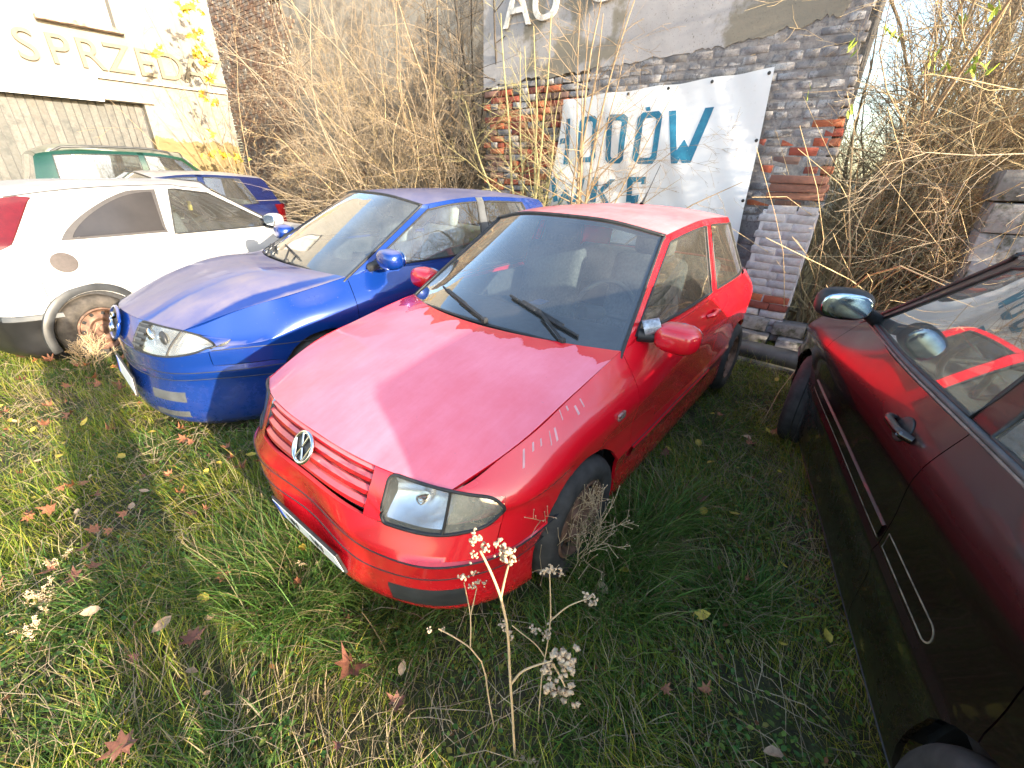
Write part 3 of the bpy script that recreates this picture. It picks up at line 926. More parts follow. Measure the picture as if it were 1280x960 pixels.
def strip_slat(g, r0, r1, c0, c1, parent, mat):
    V, F = [], []; n = 40
    for c in np.linspace(c0, c1, n):
        for (r, o) in ((r0, -.028), (r0, -.006), ((r0 + r1) / 2, -.001), (r1, -.010), (r1, -.028)):
            V.append(surf(g, r, c, o)[0])
    for i in range(n - 1):
        for k in range(4): F.append((5 * i + k, 5 * i + 5 + k, 5 * i + 6 + k, 5 * i + 1 + k))
    me = mesh_np('slat', V, np.array(F), True, 40)
    return obj('slat', me, mat, parent)

def badge(root, c, n, R, oval=1.0):
    u = Vector((0, -1, 0)); v = n.cross(u).normalized()
    if v.z < 0: v = -v
    u = v.cross(n).normalized()
    if u.y > 0: u = -u
    t = Tubes(); a = np.linspace(0, 2 * math.pi, 32, endpoint=False)
    pt = lambda x, y, o=0.0: c + u * (x * R) + v * (y * R * oval) + n * o
    t.add([pt(math.cos(x), math.sin(x)) for x in a], .0075, 6, True)
    b = obj('badge', t.mesh('badge'), MAT['chrome'], root)
    bm = bmesh.new(); vs = [bm.verts.new(pt(math.cos(x), math.sin(x), -.004)) for x in a]; f = bm.faces.new(vs)
    if f.normal.dot(n) < 0: f.normal_flip()
    obj('badge_disc', bm_mesh(bm, 'badge_disc'), MAT['plastic'], b)
    t = Tubes()
    def st(q): t.add([pt(x, y, .002) for x, y in q], .0055, 4)
    st([(-.36, .90), (-.02, .10)]); st([(.36, .90), (.02, .10)])
    st([(-.90, .36), (-.42, -.82)]); st([(-.42, -.82), (0.0, -.04)]); st([(.90, .36), (.42, -.82)]); st([(.42, -.82), (0.0, -.04)])
    obj('emblem', t.mesh('emblem'), MAT['chrome'], b)

polo = build_car('hatchback_car', 'red three-door hatchback with a dust-pink bonnet, in the middle of the row', 'car', (0, 0, 0), 0.0,
    dict(X=[0, .76, 1.14, 1.80, 3.17, 3.743], Z=[0, .47, .93, 1.418], W=.826, fa=.76, ra=3.167, wr=.285, paint=P_red, hoodpaint=P_redhood, roofpaint=P_redroof,
         rimmat=MAT['rustrim'], lens=MAT['lens'], extra=polo_extra, wheelmat=MAT['greyplastic'], mirroff=(.10, .160, .005), wsglass=MAT['glass'], glass=MAT['glass'], steer=0.0), 'cars parked on the grass')

# ---- blue hatchback beside it
BLUE = (0.003, 0.034, 0.22)
P_blue = paint("blue_car_paint", BLUE, (0.42, 0.38, 0.46), .5, .62, .95, grime=.3, metallic=.35, rough=.12)
P_bluehood = paint("blue_bonnet_paint_with_dust", BLUE, (0.21, 0.178, 0.19), .92, .55, .85, metallic=.35, rough=.15, streak=((.30, .34, .05), (.60, .66, .045)))
P_blueroof = paint("blue_roof_paint_with_dust", BLUE, (0.19, 0.17, 0.20), .85, .80, .97, metallic=.35, rough=.15)

def ibiza_edit(L, G, roofc, hoodc):
    yk = [0, .30, .56, .70]
    for i in range(7):
        for j, (y, b) in enumerate(zip(yk, (0, .030, .140, .33))):
            L[i][j][1] = y * (L[i][5][1] / .83)
            L[i][j][0] = L[i][0][0] + b * (.95 if i < 6 else .92)
    for j in range(4):
        L[5][j][2] = .610 + (.0, -.004, -.012, .012)[j]
        L[6][j][2] = .765 + (.015, -.005, -.035, -.10)[j]
        L[4][j][2] = .53; L[3][j][2] = .485; L[2][j][2] = .44
        L[6][j][0] = L[6][0][0] + (0, .035, .15, .35)[j]
    L[6][0][0] -= .035; L[6][1][0] -= .015
    for j in (0, 1, 2): L[7][j] = L[6][j]
    L[7][3] = (.52, .660, .815); L[7][4] = (.90, .712, .878)
    hoodc[0] = (.36, .895); hoodc[1] = (.74, .980)

def ibiza_hood(rows):
    rows[1][1][2] += .012; rows[2][1][2] += .010; rows[1][2][2] += .018; rows[2][2][2] += .016

def ibiza_extra(d):
    root, low, gh, L, G = d['root'], d['low'], d['gh'], d['L'], d['G']
    # oval grille with a letter badge, dark louvres beside the lamps
    skin('grille', low.geo([(5, 6, 0, 1)], 0, -.004), P_blue, root)
    c, n = surf(low, 5.42, 0, .012); c, n = Vector(c), Vector(n)
    u = Vector((0, -1, 0)); v = n.cross(u).normalized(); v = v if v.z > 0 else -v
    a = np.linspace(0, 2 * math.pi, 36, endpoint=False); pt = lambda x, y, o=0.: c + u * x * .135 + v * y * .098 + n * o
    t = Tubes(); t.add([pt(math.cos(x), math.sin(x)) for x in a], .010, 6, True)
    og = obj('oval_surround', t.mesh('oval_surround'), P_blue, root)
    bm = bmesh.new(); f = bm.faces.new([bm.verts.new(pt(math.cos(x), math.sin(x), .0)) for x in a])
    if f.normal.dot(n) < 0: f.normal_flip()
    obj('oval_grille', bm_mesh(bm, 'oval_grille'), MAT['plastic'], og)
    t = Tubes()
    s = [(.34, .42), (.10, .58), (-.30, .50), (-.34, .18), (-.05, .04), (.28, -.08), (.34, -.40), (.0, -.56), (-.36, -.42)]
    t.add([pt(x, y, .012) for x, y in s], .011, 5)
    obj('badge', t.mesh('badge'), MAT['chrome'], og)
    for sd in (1, -1):
        lo = strip_on(low, 5.03, 5.97, sd * 1.0, sd * 1.33, .004, 'louvre', MAT['plastic'], root, 12)
        for q in range(5):
            strip_on(low, 5.14 + q * .17, 5.22 + q * .17, sd * 1.03, sd * 1.30, .014, 'louvre_slat', MAT['greyplastic'], lo, 12)
        strip_on(low, 1.15, 1.75, sd * 1.25, sd * 2.2, .003, 'fog_lamp', MAT['greyplastic'], root)
        handle(low, root, 6.3, sd * 6.7, P_blue, .17)
        for cc in (1.35, 1.72):
            c2, n2 = surf(low, 5.5, sd * cc, -.02)
            V, F = superell(c2, (.02, .055, .055), 2.0, 20, 10)
            o = obj('lamp_bowl', mesh_np('lamp_bowl', V, F), MAT['chrome'] if cc < 1.5 else MAT['plastic'], root)
    for r in (2.1, 3.2): line_on(low, r, -3.6, 3.6, .0, .003, 'bumper_line', MAT['chrome'] if r == 9 else MAT['rubber'], root, 80)
    for sd in (1, -1): line_on(low, 5.02, sd * 3.02, sd * 4.0, .0, .003, 'fender_line', MAT['rubber'], root)
    plate(root, tuple(surf(low, 1.7, 0, .022)[0]), (-1, 0, .1), ())
    wiper(gh, root, (.3, -.25), None, (1.14, .55), (1.04, -.55))
    wiper(gh, root, (.3, .75), None, (1.12, 1.6), (1.03, .65))

ibiza = build_car('hatchback_car', 'blue three-door hatchback with dusty bonnet and oval grille, between the red and white cars', 'car', (-.07, 2.13, 0), math.radians(-4.0),
    dict(X=[0, .93, 1.18, 1.96, 3.29, 3.953], Z=[0, .47, .95, 1.441], W=.849, fa=.97, ra=3.292, wr=.30, paint=P_blue, hoodpaint=P_bluehood, roofpaint=P_blueroof,
         edit=ibiza_edit, hoodedit=ibiza_hood, lampr=((.35, .10), (.30, .10), (.45, .55), (.85, .95)), lens=MAT['hazylens'], wsglass=MAT['dirtyglass'], extra=ibiza_extra, dash=MAT['greyplastic'], seatmat=MAT['liner'],
         bpillar=MAT['greyplastic'], pillarpaint=P_blue), 'cars parked on the grass')

# ---- white hatchback seen from behind, facing the wall
P_whiteroof = paint('white_roof_paint_with_dust', (0.46, 0.45, 0.45), (0.22, 0.20, 0.195), .85, .90, .985, grime=.1)
P_white = paint("white_car_paint", (0.40, 0.398, 0.395), (0.55, 0.51, 0.47), .65, .80, .97, grime=.18, grimecol=(.45, .38, .28), rough=.15)
def corsa_edit(L, G, roofc, hoodc):
    # curved quarter window that runs to a point at the back, tall corner lamp
    G[2][7] = (3.10, .600, 1.325); G[3][7] = (3.12, .575, 1.375)
    G[1][6][0] = 2.46; G[2][6][0] = 2.38; G[2][5][0] = 2.30; G[3][6][0] = 2.38; G[3][5][0] = 2.30
    G[2][8] = (3.50, .52, 1.27); G[3][8] = (3.46, .51, 1.33)
    for k in (9, 10): G[2][k][0] += .09; G[3][k][0] += .08
def corsa_light(root, low, gh, sd):
    panel('pillar', [gh.geo([(0, 3, 7, 8)], sd)], P_white, root); panel('corner_panel', [low.geo([(4, 7, 9, 10)], sd)], P_white, root)
    # lamp: rear third of the corner, from the shoulder to the roof
    V, F = [], []
    rows = [(gh, r, 7.95 - .50 * (r / 2.8) ** .75 if r < 2.5 else 7.49 + .6 * (r - 2.5), 7.985) for r in np.linspace(.02, 2.85, 22)]
    for g, r, c0, c1 in rows:
        for c in np.linspace(c0, c1, 6): V.append(surf(g, r, sd * c, .010)[0])
    for i in range(len(rows) - 1):
        for k in range(5):
            f = (6 * i + k, 6 * i + k + 1, 6 * i + 7 + k, 6 * i + 6 + k)
            F.append(f)
    me = mesh_np('rear_lamp', V, np.array(F))
    bm = bmesh.new(); bm.from_mesh(me); bmesh.ops.recalc_face_normals(bm, faces=bm.faces)
    bm.faces.ensure_lookup_table()
    if bm.faces[len(bm.faces) // 2].normal.x < 0: bmesh.ops.reverse_faces(bm, faces=bm.faces)
    r = bmesh.ops.extrude_edge_only(bm, edges=[e for e in bm.edges if e.is_boundary])
    for v in r['geom']:
        if isinstance(v, bmesh.types.BMVert): v.co += Vector((-.022, -.012 * sd, 0))
    me2 = bm_mesh(bm, 'rear_lamp', angle=50)
    obj('rear_lamp', me2, MAT['redlens'], root)
def arch_trim(root, x, z, r, y, sd, w=.055, mat=None):
    V, F = [], []; n = 40
    for a in np.linspace(-.28, math.pi + .28, n):
        for rr, yy in ((r - .004, -.02), (r - .004, .012), (r + w * .6, .014), (r + w, .002), (r + w, -.02)):
            V.append((x + rr * math.cos(a), sd * (y + yy), z + rr * math.sin(a)))
    for i in range(n - 1):
        for k in range(4): F.append((5 * i + k, 5 * i + 1 + k, 5 * i + 6 + k, 5 * i + 5 + k))
    me = mesh_np('arch_trim', V, np.array(F), True, 40)
    bm = bmesh.new(); bm.from_mesh(me); bmesh.ops.recalc_face_normals(bm, faces=bm.faces); bm.to_mesh(me); bm.free()
    return obj('arch_trim', me, mat or MAT['greyplastic'], root)
def corsa_extra(d):
    root, low, gh = d['root'], d['low'], d['gh']
    for sd in (1, -1):
        arch_trim(root, 3.26, .285, .335, .805, sd, .055, MAT['plastic'])
        p, n = surf(low, 6.05, sd * 8.55, .0035)
        V, F = superell((0, 0, 0), (.085, .004, .078), 2.0, 28, 12)
        R = Vector((0, 1, 0)).rotation_difference(Vector(n)).to_matrix()
        obj('fuel_cap', mesh_np('fuel_cap', [tuple(Vector(p) + R @ Vector(v)) for v in V], F), plain('dusty_brown_cap', (.075, .062, .058), .7), root)
        strip_on(low, 2.9, 4.0, sd * 8.9, sd * 10.2, .016, 'bumper_moulding', MAT['greyplastic'], root)
        handle(low, root, 6.3, sd * 6.7, P_white, .17)
        line_on(gh, 2.97, sd * 3.1, sd * 7.9, .001, .004, 'roof_gutter', MAT['rubber'], root)
        # quarter window: flat bottom, curved upper edge running to a point at the back, wide dark frame
        panel('quarter_panel', [gh.geo([(1, 2, 6, 7)], sd)], P_white, root, gap=0)
        def arc(k, o, nm, mat, par):
            V, F = [surf(gh, 1.28, sd * 6.42, o)[0]], []
            cs = []
            for t_ in np.linspace(0, math.pi / 2, 22): cs.append((1.04 + 1.0 * math.sin(t_) ** 1.15, 6.05 + .93 * math.cos(t_) ** .85))
            for t_ in np.linspace(0, 1, 10)[1:-1]: cs.append((2.04 - 1.0 * t_, 6.05 + .02 * t_))
            for t_ in np.linspace(0, 1, 12)[:-1]: cs.append((1.04, 6.05 + .93 * t_))
            for r_, c_ in cs: V.append(surf(gh, 1.38 + (r_ - 1.38) * k, sd * (6.38 + (c_ - 6.38) * k), o)[0])
            n_ = len(cs); mid = [(np.array(V[1 + i_]) + np.array(V[0])) / 2 for i_ in range(n_)]
            for i_, (r_, c_) in enumerate(cs): V.append(surf(gh, (1.28 + 1.38 + (r_ - 1.38) * k) / 2, sd * (6.42 + 6.38 + (c_ - 6.38) * k) / 2, o)[0])
            for i_ in range(n_):
                a_, b_ = 1 + i_, 1 + (i_ + 1) % n_; c_, d_ = a_ + n_, b_ + n_
                F += [(a_, b_, d_, c_)[::(1 if sd < 0 else -1)], (0, c_, d_)[::(1 if sd < 0 else -1)]]
            me = mesh_np(nm, V, np.array(F, dtype=object)); bm = bmesh.new(); bm.from_mesh(me); bmesh.ops.recalc_face_normals(bm, faces=bm.faces)
            if sum((f.normal.y for f in bm.faces)) * sd < 0: bmesh.ops.reverse_faces(bm, faces=bm.faces)
            r2 = bmesh.ops.extrude_edge_only(bm, edges=[e for e in bm.edges if e.is_boundary])
            for v in r2['geom']:
                if isinstance(v, bmesh.types.BMVert): v.co.y -= sd * .012
            bm.to_mesh(me); bm.free(); me.polygons.foreach_set('use_smooth', [True] * len(me.polygons)); me.set_sharp_from_angle(angle=.6)
            return obj(nm, me, mat, par)
        qf = arc(1.0, .005, 'quarter_window_frame', plain('faded_window_frame', (.055, .05, .05), .5), root)
        arc(.86, .009, 'quarter_window', MAT['tinted'], qf)
    rounded('air_freshener', (1.78, .0, 1.16), (.03, .05, .10), plain('yellow_card', (.6, .45, .08)), root, None, .01, 2)
CY = math.radians(194.0)
tail = np.array([-.70, 4.20]); Lc = 3.839
corsa = build_car('hatchback_car', 'white three-door hatchback with black bumper, tall red lamp and dark quarter window', 'car',
    (tail[0] - Lc * math.cos(CY), tail[1] - Lc * math.sin(CY), 0), CY,
    dict(X=[0, .76, 1.14, 1.85, 3.26, 3.839], Z=[0, .47, .95, 1.440], W=.823, fa=.77, ra=3.26, wr=.287, paint=P_white, roofpaint=P_whiteroof, rearbumper=MAT['blackbumper'], edit=corsa_edit,
         tyre=MAT['dirtytyre'], rimmat=MAT['rustrim'], rearlight=corsa_light, extra=corsa_extra, qskip=True, steer=0.1), 'cars parked on the grass')

# ---- dark red car at the right, close to the camera, facing the wall
P_dark = paint("dark_red_car_paint", (0.009, 0.0032, 0.0035), (0.035, 0.026, 0.025), .75, .0, .7, grime=1.0, grimecol=(.016, .020, .007), rough=.06, coat=.7)
GLUE = plain('pale_glue_residue', (.20, .165, .11), .8, var=.4, scale=20)
def dark_extra(d):
    root, low, gh, G = d['root'], d['low'], d['gh'], d['G']
    for sd in (1, -1):
        strip_on(low, 4.1, 4.65, sd * 5.05, sd * 6.97, .007, 'rub_strip', P_dark, root)
        # the rear moulding is gone: only a pale outline of its glue is left
        ol = [(4.08, c) for c in np.linspace(7.04, 7.58, 16)] + [(4.36 - .28 * math.cos(t), 7.58 + .05 * math.sin(t)) for t in np.linspace(.2, math.pi - .2, 9)] + [(4.64, c) for c in np.linspace(7.58, 7.04, 16)]
        t = Tubes(); t.add([surf(low, r_, sd * c_, .0)[0] for r_, c_ in ol], .0026, 6, True); obj('moulding_trace', t.mesh('moulding_trace'), GLUE, root)
        line_on(low, 4.08, sd * 5.05, sd * 6.97, .004, .002, 'strip_edge', GLUE, root)
        handle(low, root, 6.15, sd * 6.66, P_dark, .17, True, True)
        line_on(gh, .75, sd * 3.05, sd * 6.98, .006, .010, 'belt_moulding', MAT['greyplastic'], root)
        line_on(gh, .35, sd * 3.0, sd * 6.98, .004, .007, 'belt_moulding', MAT['steelrim'], root)
        line_on(low, .8, sd * 5.0, sd * 7.9, .000, .004, 'sill_edge', MAT['plastic'], root)
def dark_mirror(root, c, sd, P, base):
    return door_mirror(root, c + Vector((-.02, sd * .02, .01)), sd, MAT['rubber'], base, (.07, .12, .075), MAT['rubber'])
dark = build_car('hatchback_car', 'dark red five-door car seen along its algae-stained side at the right edge', 'car', (3.62, -1.94, 0), math.radians(194.5),
    dict(X=[0, .76, 1.12, 1.80, 3.22, 3.97], Z=[0, .53, .985, 1.50], W=.84, fa=.77, ra=3.25, wr=.30, arch=.335, paint=P_dark, four=True, steer=-.30, extra=dark_extra, glass=MAT['dirtyglass'],
         mirrorfn=dark_mirror), 'cars parked on the grass')

# ---- green estate with roof rails, deep behind the white car
P_green = paint("green_car_paint", (0.004, 0.032, 0.013), (0.35, 0.36, 0.30), .45, .8, .97, grime=.2, rough=.12)
def van_edit(L, G, roofc, hoodc):
    for r in (2, 3):
        for k in (8, 9, 10): G[r][k][0] = 3.58 + (.02 if r == 2 else -.02)
        G[r][7][0] = 3.40
    for r in (0, 1):
        for k in (8, 9, 10): G[r][k][0] = 3.70
        G[r][7][0] = 3.44
    roofc[4] = (3.40, roofc[4][1] + .01)
    for r in (2, 3):
        for k in range(2, 9): G[r][k][1] *= 1.12
def van_extra(d):
    root, gh = d['root'], d['gh']
    for sd in (1, -1):
        t = Tubes()
        pts = [surf(gh, 2.95, sd * c, .0)[0] + np.array([0, -.03 * sd, h]) for c, h in ((3.3, .0), (3.6, .05), (4.5, .06), (5.5, .06), (6.5, .06), (6.85, .05), (7.0, 0))]
        t.add(pts, .017, 8); obj('roof_rail', t.mesh('roof_rail'), MAT['plastic'], root)
van = build_car('estate_car', 'green estate car with black roof rails, behind the white hatchback by the grey garage door', 'car', (4.22, 8.85, 0), math.radians(180.0),
    dict(X=[0, .70, 1.10, 1.75, 3.05, 3.72], Z=[0, .50, 1.10, 1.76], W=.83, fa=.80, ra=3.25, wr=.31, paint=P_green, roofpaint=P_green, four=True, detail=1, edit=van_edit, extra=van_extra,
         seatz=.65), 'cars parked on the grass')
P_navy = paint("navy_car_paint", (0.004, 0.008, 0.05), (0.45, 0.41, 0.36), .8, .75, .95, grime=.2, rough=.12)
navy = build_car('hatchback_car', 'dark blue car with sandy dusty roof, half hidden between white car and thicket', 'car', (-.46, 7.20, 0), math.radians(0.0),
    dict(X=[0, .80, 1.25, 1.95, 3.25, 3.90], Z=[0, .48, .97, 1.47], W=.80, fa=.80, ra=3.25, wr=.29, paint=P_navy, roofpaint=P_navy, four=True, detail=1), 'cars parked on the grass')

# ------------------------------------------------------------------ ground
def gz(x, y):
    return .025 * math.sin(x * 1.7 + y * .8) + .02 * math.sin(y * 2.3 - x * .6) - .02
def gz_np(x, y):
    return .025 * np.sin(x * 1.7 + y * .8) + .02 * np.sin(y * 2.3 - x * .6) - .02
def bank(x, y):      # the ground climbs behind the dry reeds at the right
    return np.clip((x - 5.2) * .30, 0, 3.0) * np.clip((-1.2 - y) * .8, 0, 1)
xs = np.concatenate([np.linspace(-400, -8, 14), np.linspace(-6, 12, 73), np.linspace(16, 600, 14)])
ys = np.concatenate([np.linspace(-500, -10, 14), np.linspace(-8, 14, 89), np.linspace(18, 500, 14)])
X, Y = np.meshgrid(xs, ys, indexing='ij')
Z = np.where((np.abs(X) < 12.5) & (np.abs(Y) < 14.5), gz_np(X, Y), -.02) + bank(X, Y)
nX, nY = X.shape
i, j = np.meshgrid(np.arange(nX - 1), np.arange(nY - 1), indexing='ij')
F = np.stack([i * nY + j, (i + 1) * nY + j, (i + 1) * nY + j + 1, i * nY + j + 1], -1).reshape(-1, 4)
m, nt, b = new_mat("soil_and_moss")
n1 = noise(nt, 2.2, 8, .6); n2 = noise(nt, 30, 6, .7)
c = mix(nt, ramp(nt, n1, .40, .62).outputs[0], (.085, .105, .022), (.11, .085, .045))
c = mix(nt, ramp(nt, n2, .35, .7).outputs[0], (.040, .034, .018), c)
px_ = N(nt, "ShaderNodeSeparateXYZ"); nt.links.new(N(nt, "ShaderNodeNewGeometry").outputs["Position"], px_.inputs[0])
c = mix(nt, ramp(nt, math_(nt, 'DIVIDE', px_.outputs[0], 10.0), .50, .58).outputs[0], c, (.26, .19, .10))
nt.links.new(c, b.inputs["Base Color"]); b.inputs["Roughness"].default_value = .95
bump(nt, b, n2, .9, .03)
tag(obj('ground', mesh_np('ground', np.stack([X, Y, Z], -1).reshape(-1, 3), F), m), kind='structure')

def in_cars(x, y):
    hit = np.zeros(len(x), bool)
    for (cx, cy, yaw, L, W) in ((0, 0, 0, 3.74, .80), (-.07, 2.13, math.radians(-4), 3.95, .80), (corsa['root'].location.x, corsa['root'].location.y, CY, 3.84, .78),
                                (3.62, -1.94, math.radians(194.5), 3.9, .80)):
        dx, dy = x - cx, y - cy
        lx = dx * math.cos(yaw) + dy * math.sin(yaw); ly = -dx * math.sin(yaw) + dy * math.cos(yaw)
        hit |= (lx > .30) & (lx < L - .30) & (np.abs(ly) < W - .16)
    return hit

def visible_mask(x, y, pad=60):
    q = project(np.stack([x, y, np.zeros_like(x)], -1))
    d = (np.stack([x, y, np.zeros_like(x)], -1) - CAM) @ ROT[2]
    return (d > .2) & (q[:, 0] > -pad - 120) & (q[:, 0] < 1340 + pad) & (q[:, 1] < 1000 + pad * 2)

def clump(x, y, f, seed=0.0):
    return (np.sin(x * f + 1.3 + seed) * np.sin(y * f * 1.13 + .4 + seed * 2) + .6 * np.sin(x * f * 2.3 - y * f * 1.7 + seed) + .4 * np.sin(x * f * 4.1 + y * f * 3.3))

def blades(x, y, h, w, az, lean, bend, col, name, mat, z0=None, segs=3):
    """grass blades: tapered strips that lean and bend; one colour per blade"""
    n = len(x); z = gz_np(x, y) + bank(x, y) - .01 if z0 is None else z0
    t = np.linspace(0, 1, segs + 1)
    V = np.zeros((n, segs + 1, 2, 3), np.float32)
    ux, uy = np.cos(az), np.sin(az)
    tw = rng.uniform(-.9, .9, n)
    sx, sy = -np.sin(az + tw), np.cos(az + tw)
    ang = lean[:, None] + bend[:, None] * t[None]
    dl = h[:, None] / segs
    hor = np.concatenate([np.zeros((n, 1)), np.cumsum(np.sin(ang[:, :-1]) * dl, 1)], 1)
    ver = np.concatenate([np.zeros((n, 1)), np.cumsum(np.cos(ang[:, :-1]) * dl, 1)], 1)
    ver = np.maximum(ver, -0.0 + .012 * t[None])
    ww = w[:, None] * (1 - t[None] ** 1.6 * .92) * .5
    for k, s in ((0, -1), (1, 1)):
        V[:, :, k, 0] = x[:, None] + ux[:, None] * hor + s * sx[:, None] * ww
        V[:, :, k, 1] = y[:, None] + uy[:, None] * hor + s * sy[:, None] * ww
        V[:, :, k, 2] = z[:, None] + ver
    base = (np.arange(n) * (segs + 1) * 2)[:, None]
    k = (np.arange(segs) * 2)[None]
    F = np.stack([base + k, base + k + 1, base + k + 3, base + k + 2], -1).reshape(-1, 4)
    me = mesh_np(name, V.reshape(-1, 3), F, True)
    ca = me.color_attributes.new("tint", 'FLOAT_COLOR', 'POINT')
    cc = np.ones((n, (segs + 1) * 2, 4), np.float32); cc[:, :, :3] = col[:, None, :]
    ca.data.foreach_set("color", cc.ravel())
    return obj(name, me, mat)

def leafmat(name, trans=.35, rough=.55):
    m, nt, b = new_mat(name)
    a = N(nt, "ShaderNodeAttribute", attribute_name="tint")
    out = nt.nodes["Material Output"]
    nt.links.new(a.outputs["Color"], b.inputs["Base Color"]); b.inputs["Roughness"].default_value = rough
    b.inputs["Specular IOR Level"].default_value = .35
    t = N(nt, "ShaderNodeBsdfTranslucent"); nt.links.new(a.outputs["Color"], t.inputs[0])
    s = N(nt, "ShaderNodeMixShader"); s.inputs[0].default_value = trans
    nt.links.new(b.outputs[0], s.inputs[1]); nt.links.new(t.outputs[0], s.inputs[2]); nt.links.new(s.outputs[0], out.inputs[0])
    return m
GRASSM = leafmat("grass_blade", .45)

def mixcol(n, cols, wts, var=.25):
    k = rng.choice(len(cols), n, p=np.array(wts) / sum(wts))
    c = np.array(cols)[k] * rng.uniform(1 - var, 1 + var, (n, 1)) * rng.uniform(.9, 1.1, (n, 3))
    return c
GREEN = [(.15, .235, .022), (.24, .30, .030), (.36, .36, .045), (.085, .15, .025), (.46, .38, .09), (.46, .36, .19)]

def scatter(n, x0, x1, y0, y1, power=0.0):
    x = rng.uniform(x0, x1, n); y = rng.uniform(y0, y1, n)
    k = visible_mask(x, y) & ~in_cars(x, y)
    x, y = x[k], y[k]
    d = np.hypot(x - CAM[0], y - CAM[1])
    k = rng.random(len(x)) < np.clip((2.6 / np.maximum(d, .6)) ** power, .10, 1)
    return x[k], y[k]

x, y = scatter(460000, -1.8, 5.0, -3.0, 6.5, 1.1)
cl = clump(x, y, 2.6); cl2 = clump(x, y, 6.5, 2.0)
bare = (cl2 < -.9) & (rng.random(len(x)) < .75)
x, y, cl, cl2 = x[~bare], y[~bare], cl[~bare], cl2[~bare]
n = len(x)
h = rng.gamma(5, .016, n) * (1 + .45 * np.clip(cl, -1, 1.5)) + .015
h = np.clip(h, .02, .24)
az = rng.uniform(0, 2 * math.pi, n) * .6 + (clump(x, y, 1.1, 4) * 1.8)
wg = np.clip(.5 + .35 * cl2, 0, 1)
col = mixcol(n, GREEN, [4.5, 5.5, 5, 2.5, 2.6, 1.8])
dry = rng.random(n) < np.clip(.10 + .18 * clump(x, y, 1.9, 7), .03, .5)
col[dry] = mixcol(int(dry.sum()), [(.46, .36, .20), (.38, .29, .16), (.27, .20, .11)], [1, 1, 1])
tag(blades(x, y, h, rng.uniform(.0022, .0050, n), az, rng.uniform(.1, 1.0, n), rng.uniform(.2, 1.3, n), col, 'grass', GRASSM, segs=2), kind='stuff')

# long tussocks: under the red bumper, beside the red door, in the right foreground
tx, ty, th, ta, tc = [], [], [], [], []
for (cx, cy, r, k, hh) in ((.25, -1.35, .34, 900, .16), (-.95, .45, .4, 900, .15), (-.10, .05, .26, 1900, .42), (.05, -.35, .22, 1300, .33), (-.02, .42, .22, 900, .30), (.98, -.93, .20, 1700, .50), (1.30, -1.0, .18, 1100, .44), (.72, -1.05, .18, 1000, .40),
                           (1.02, -1.42, .18, 1000, .28), (1.9, -1.1, .3, 800, .22), (-.62, .55, .2, 700, .24), (-.30, .28, .16, 900, .30), (-.85, -.02, .2, 700, .22), (.45, -1.0, .2, 700, .26), (1.5, -1.3, .2, 600, .24),
                           (.30, -1.25, .2, 500, .2), (-.6, -.35, .2, 700, .22), (2.4, -.95, .25, 500, .2), (-.2, 1.7, .25, 600, .2), (.12, 1.2, .2, 500, .22), (-.75, 1.6, .3, 700, .2), (-1.0, .9, .3, 700, .2), (-.1, 3.3, .3, 700, .22)):
    a = rng.uniform(0, 2 * math.pi, k); q = r * np.sqrt(rng.random(k)) * .95
    tx.append(cx + q * np.cos(a)); ty.append(cy + q * np.sin(a)); th.append(rng.uniform(.25, 1.0, k) ** 1.2 * hh * .88)
    ta.append(a * .55 + rng.normal(1.9, 1.1, k)); tc.append(mixcol(k, [(.07, .16, .028), (.11, .21, .04), (.17, .24, .045), (.38, .30, .16), (.28, .23, .12)], [5, 4, 3, 1.6, 1]))
x, y, h, az, col = (np.concatenate(q) for q in (tx, ty, th, ta, tc))
n = len(x)
tag(blades(x, y, h, rng.uniform(.0030, .0065, n), az, rng.uniform(.1, .7, n), rng.uniform(.6, 1.6, n), col, 'long_grass', GRASSM, segs=4), kind='stuff')

# low weeds: small oval leaves close to the ground
def leaf_cards(n, x, y, z, s, az, tilt, col, name, mat, shape=None, droop=.25):
    """small leaves, each a folded diamond of four triangles"""
    L = np.array([(0, 0, 0), (.35, -.30, .05), (.75, -.24, .04), (1, 0, -.02), (.75, .24, .04), (.35, .30, .05), (.5, 0, -.03)]) if shape is None else shape
    m = len(L)
    P = L[None] * s[:, None, None]
    ct, st = np.cos(tilt)[:, None], np.sin(tilt)[:, None]
    px = P[..., 0] * ct - P[..., 2] * st; pz = P[..., 0] * st + P[..., 2] * ct - droop * P[..., 0] ** 2 / s[:, None]
    ca, sa = np.cos(az)[:, None], np.sin(az)[:, None]
    V = np.stack([x[:, None] + px * ca - P[..., 1] * sa, y[:, None] + px * sa + P[..., 1] * ca, z[:, None] + pz], -1)
    tri = np.array([(0, 1, 6), (1, 2, 6), (2, 3, 6), (3, 4, 6), (4, 5, 6), (5, 0, 6)])
    F = (np.arange(n) * m)[:, None, None] + tri[None]
    me = mesh_np(name, V.reshape(-1, 3), F.reshape(-1, 3), True)
    att = me.color_attributes.new("tint", 'FLOAT_COLOR', 'POINT')
    cc = np.ones((n, m, 4), np.float32); cc[:, :, :3] = col[:, None]
    att.data.foreach_set("color", cc.ravel())
    return obj(name, me, mat)
x, y = scatter(130000, -1.8, 4.6, -3.0, 6.0, 1.0)
k = (clump(x, y, 3.1, 9) > .05) | ((x > .4) & (y < -.9) & (rng.random(len(x)) < .5)); x, y = x[k], y[k]
n = len(x)
tag(leaf_cards(n, x, y, gz_np(x, y) + rng.uniform(.015, .085, n), rng.uniform(.008, .027, n), rng.uniform(0, 6.28, n), rng.uniform(-.2, .6, n),
    mixcol(n, [(.07, .16, .035), (.12, .21, .04), (.19, .25, .045), (.28, .24, .05), (.22, .10, .04)], [5, 4, 3, 1, .5]), 'ground_cover', GRASSM), kind='stuff')

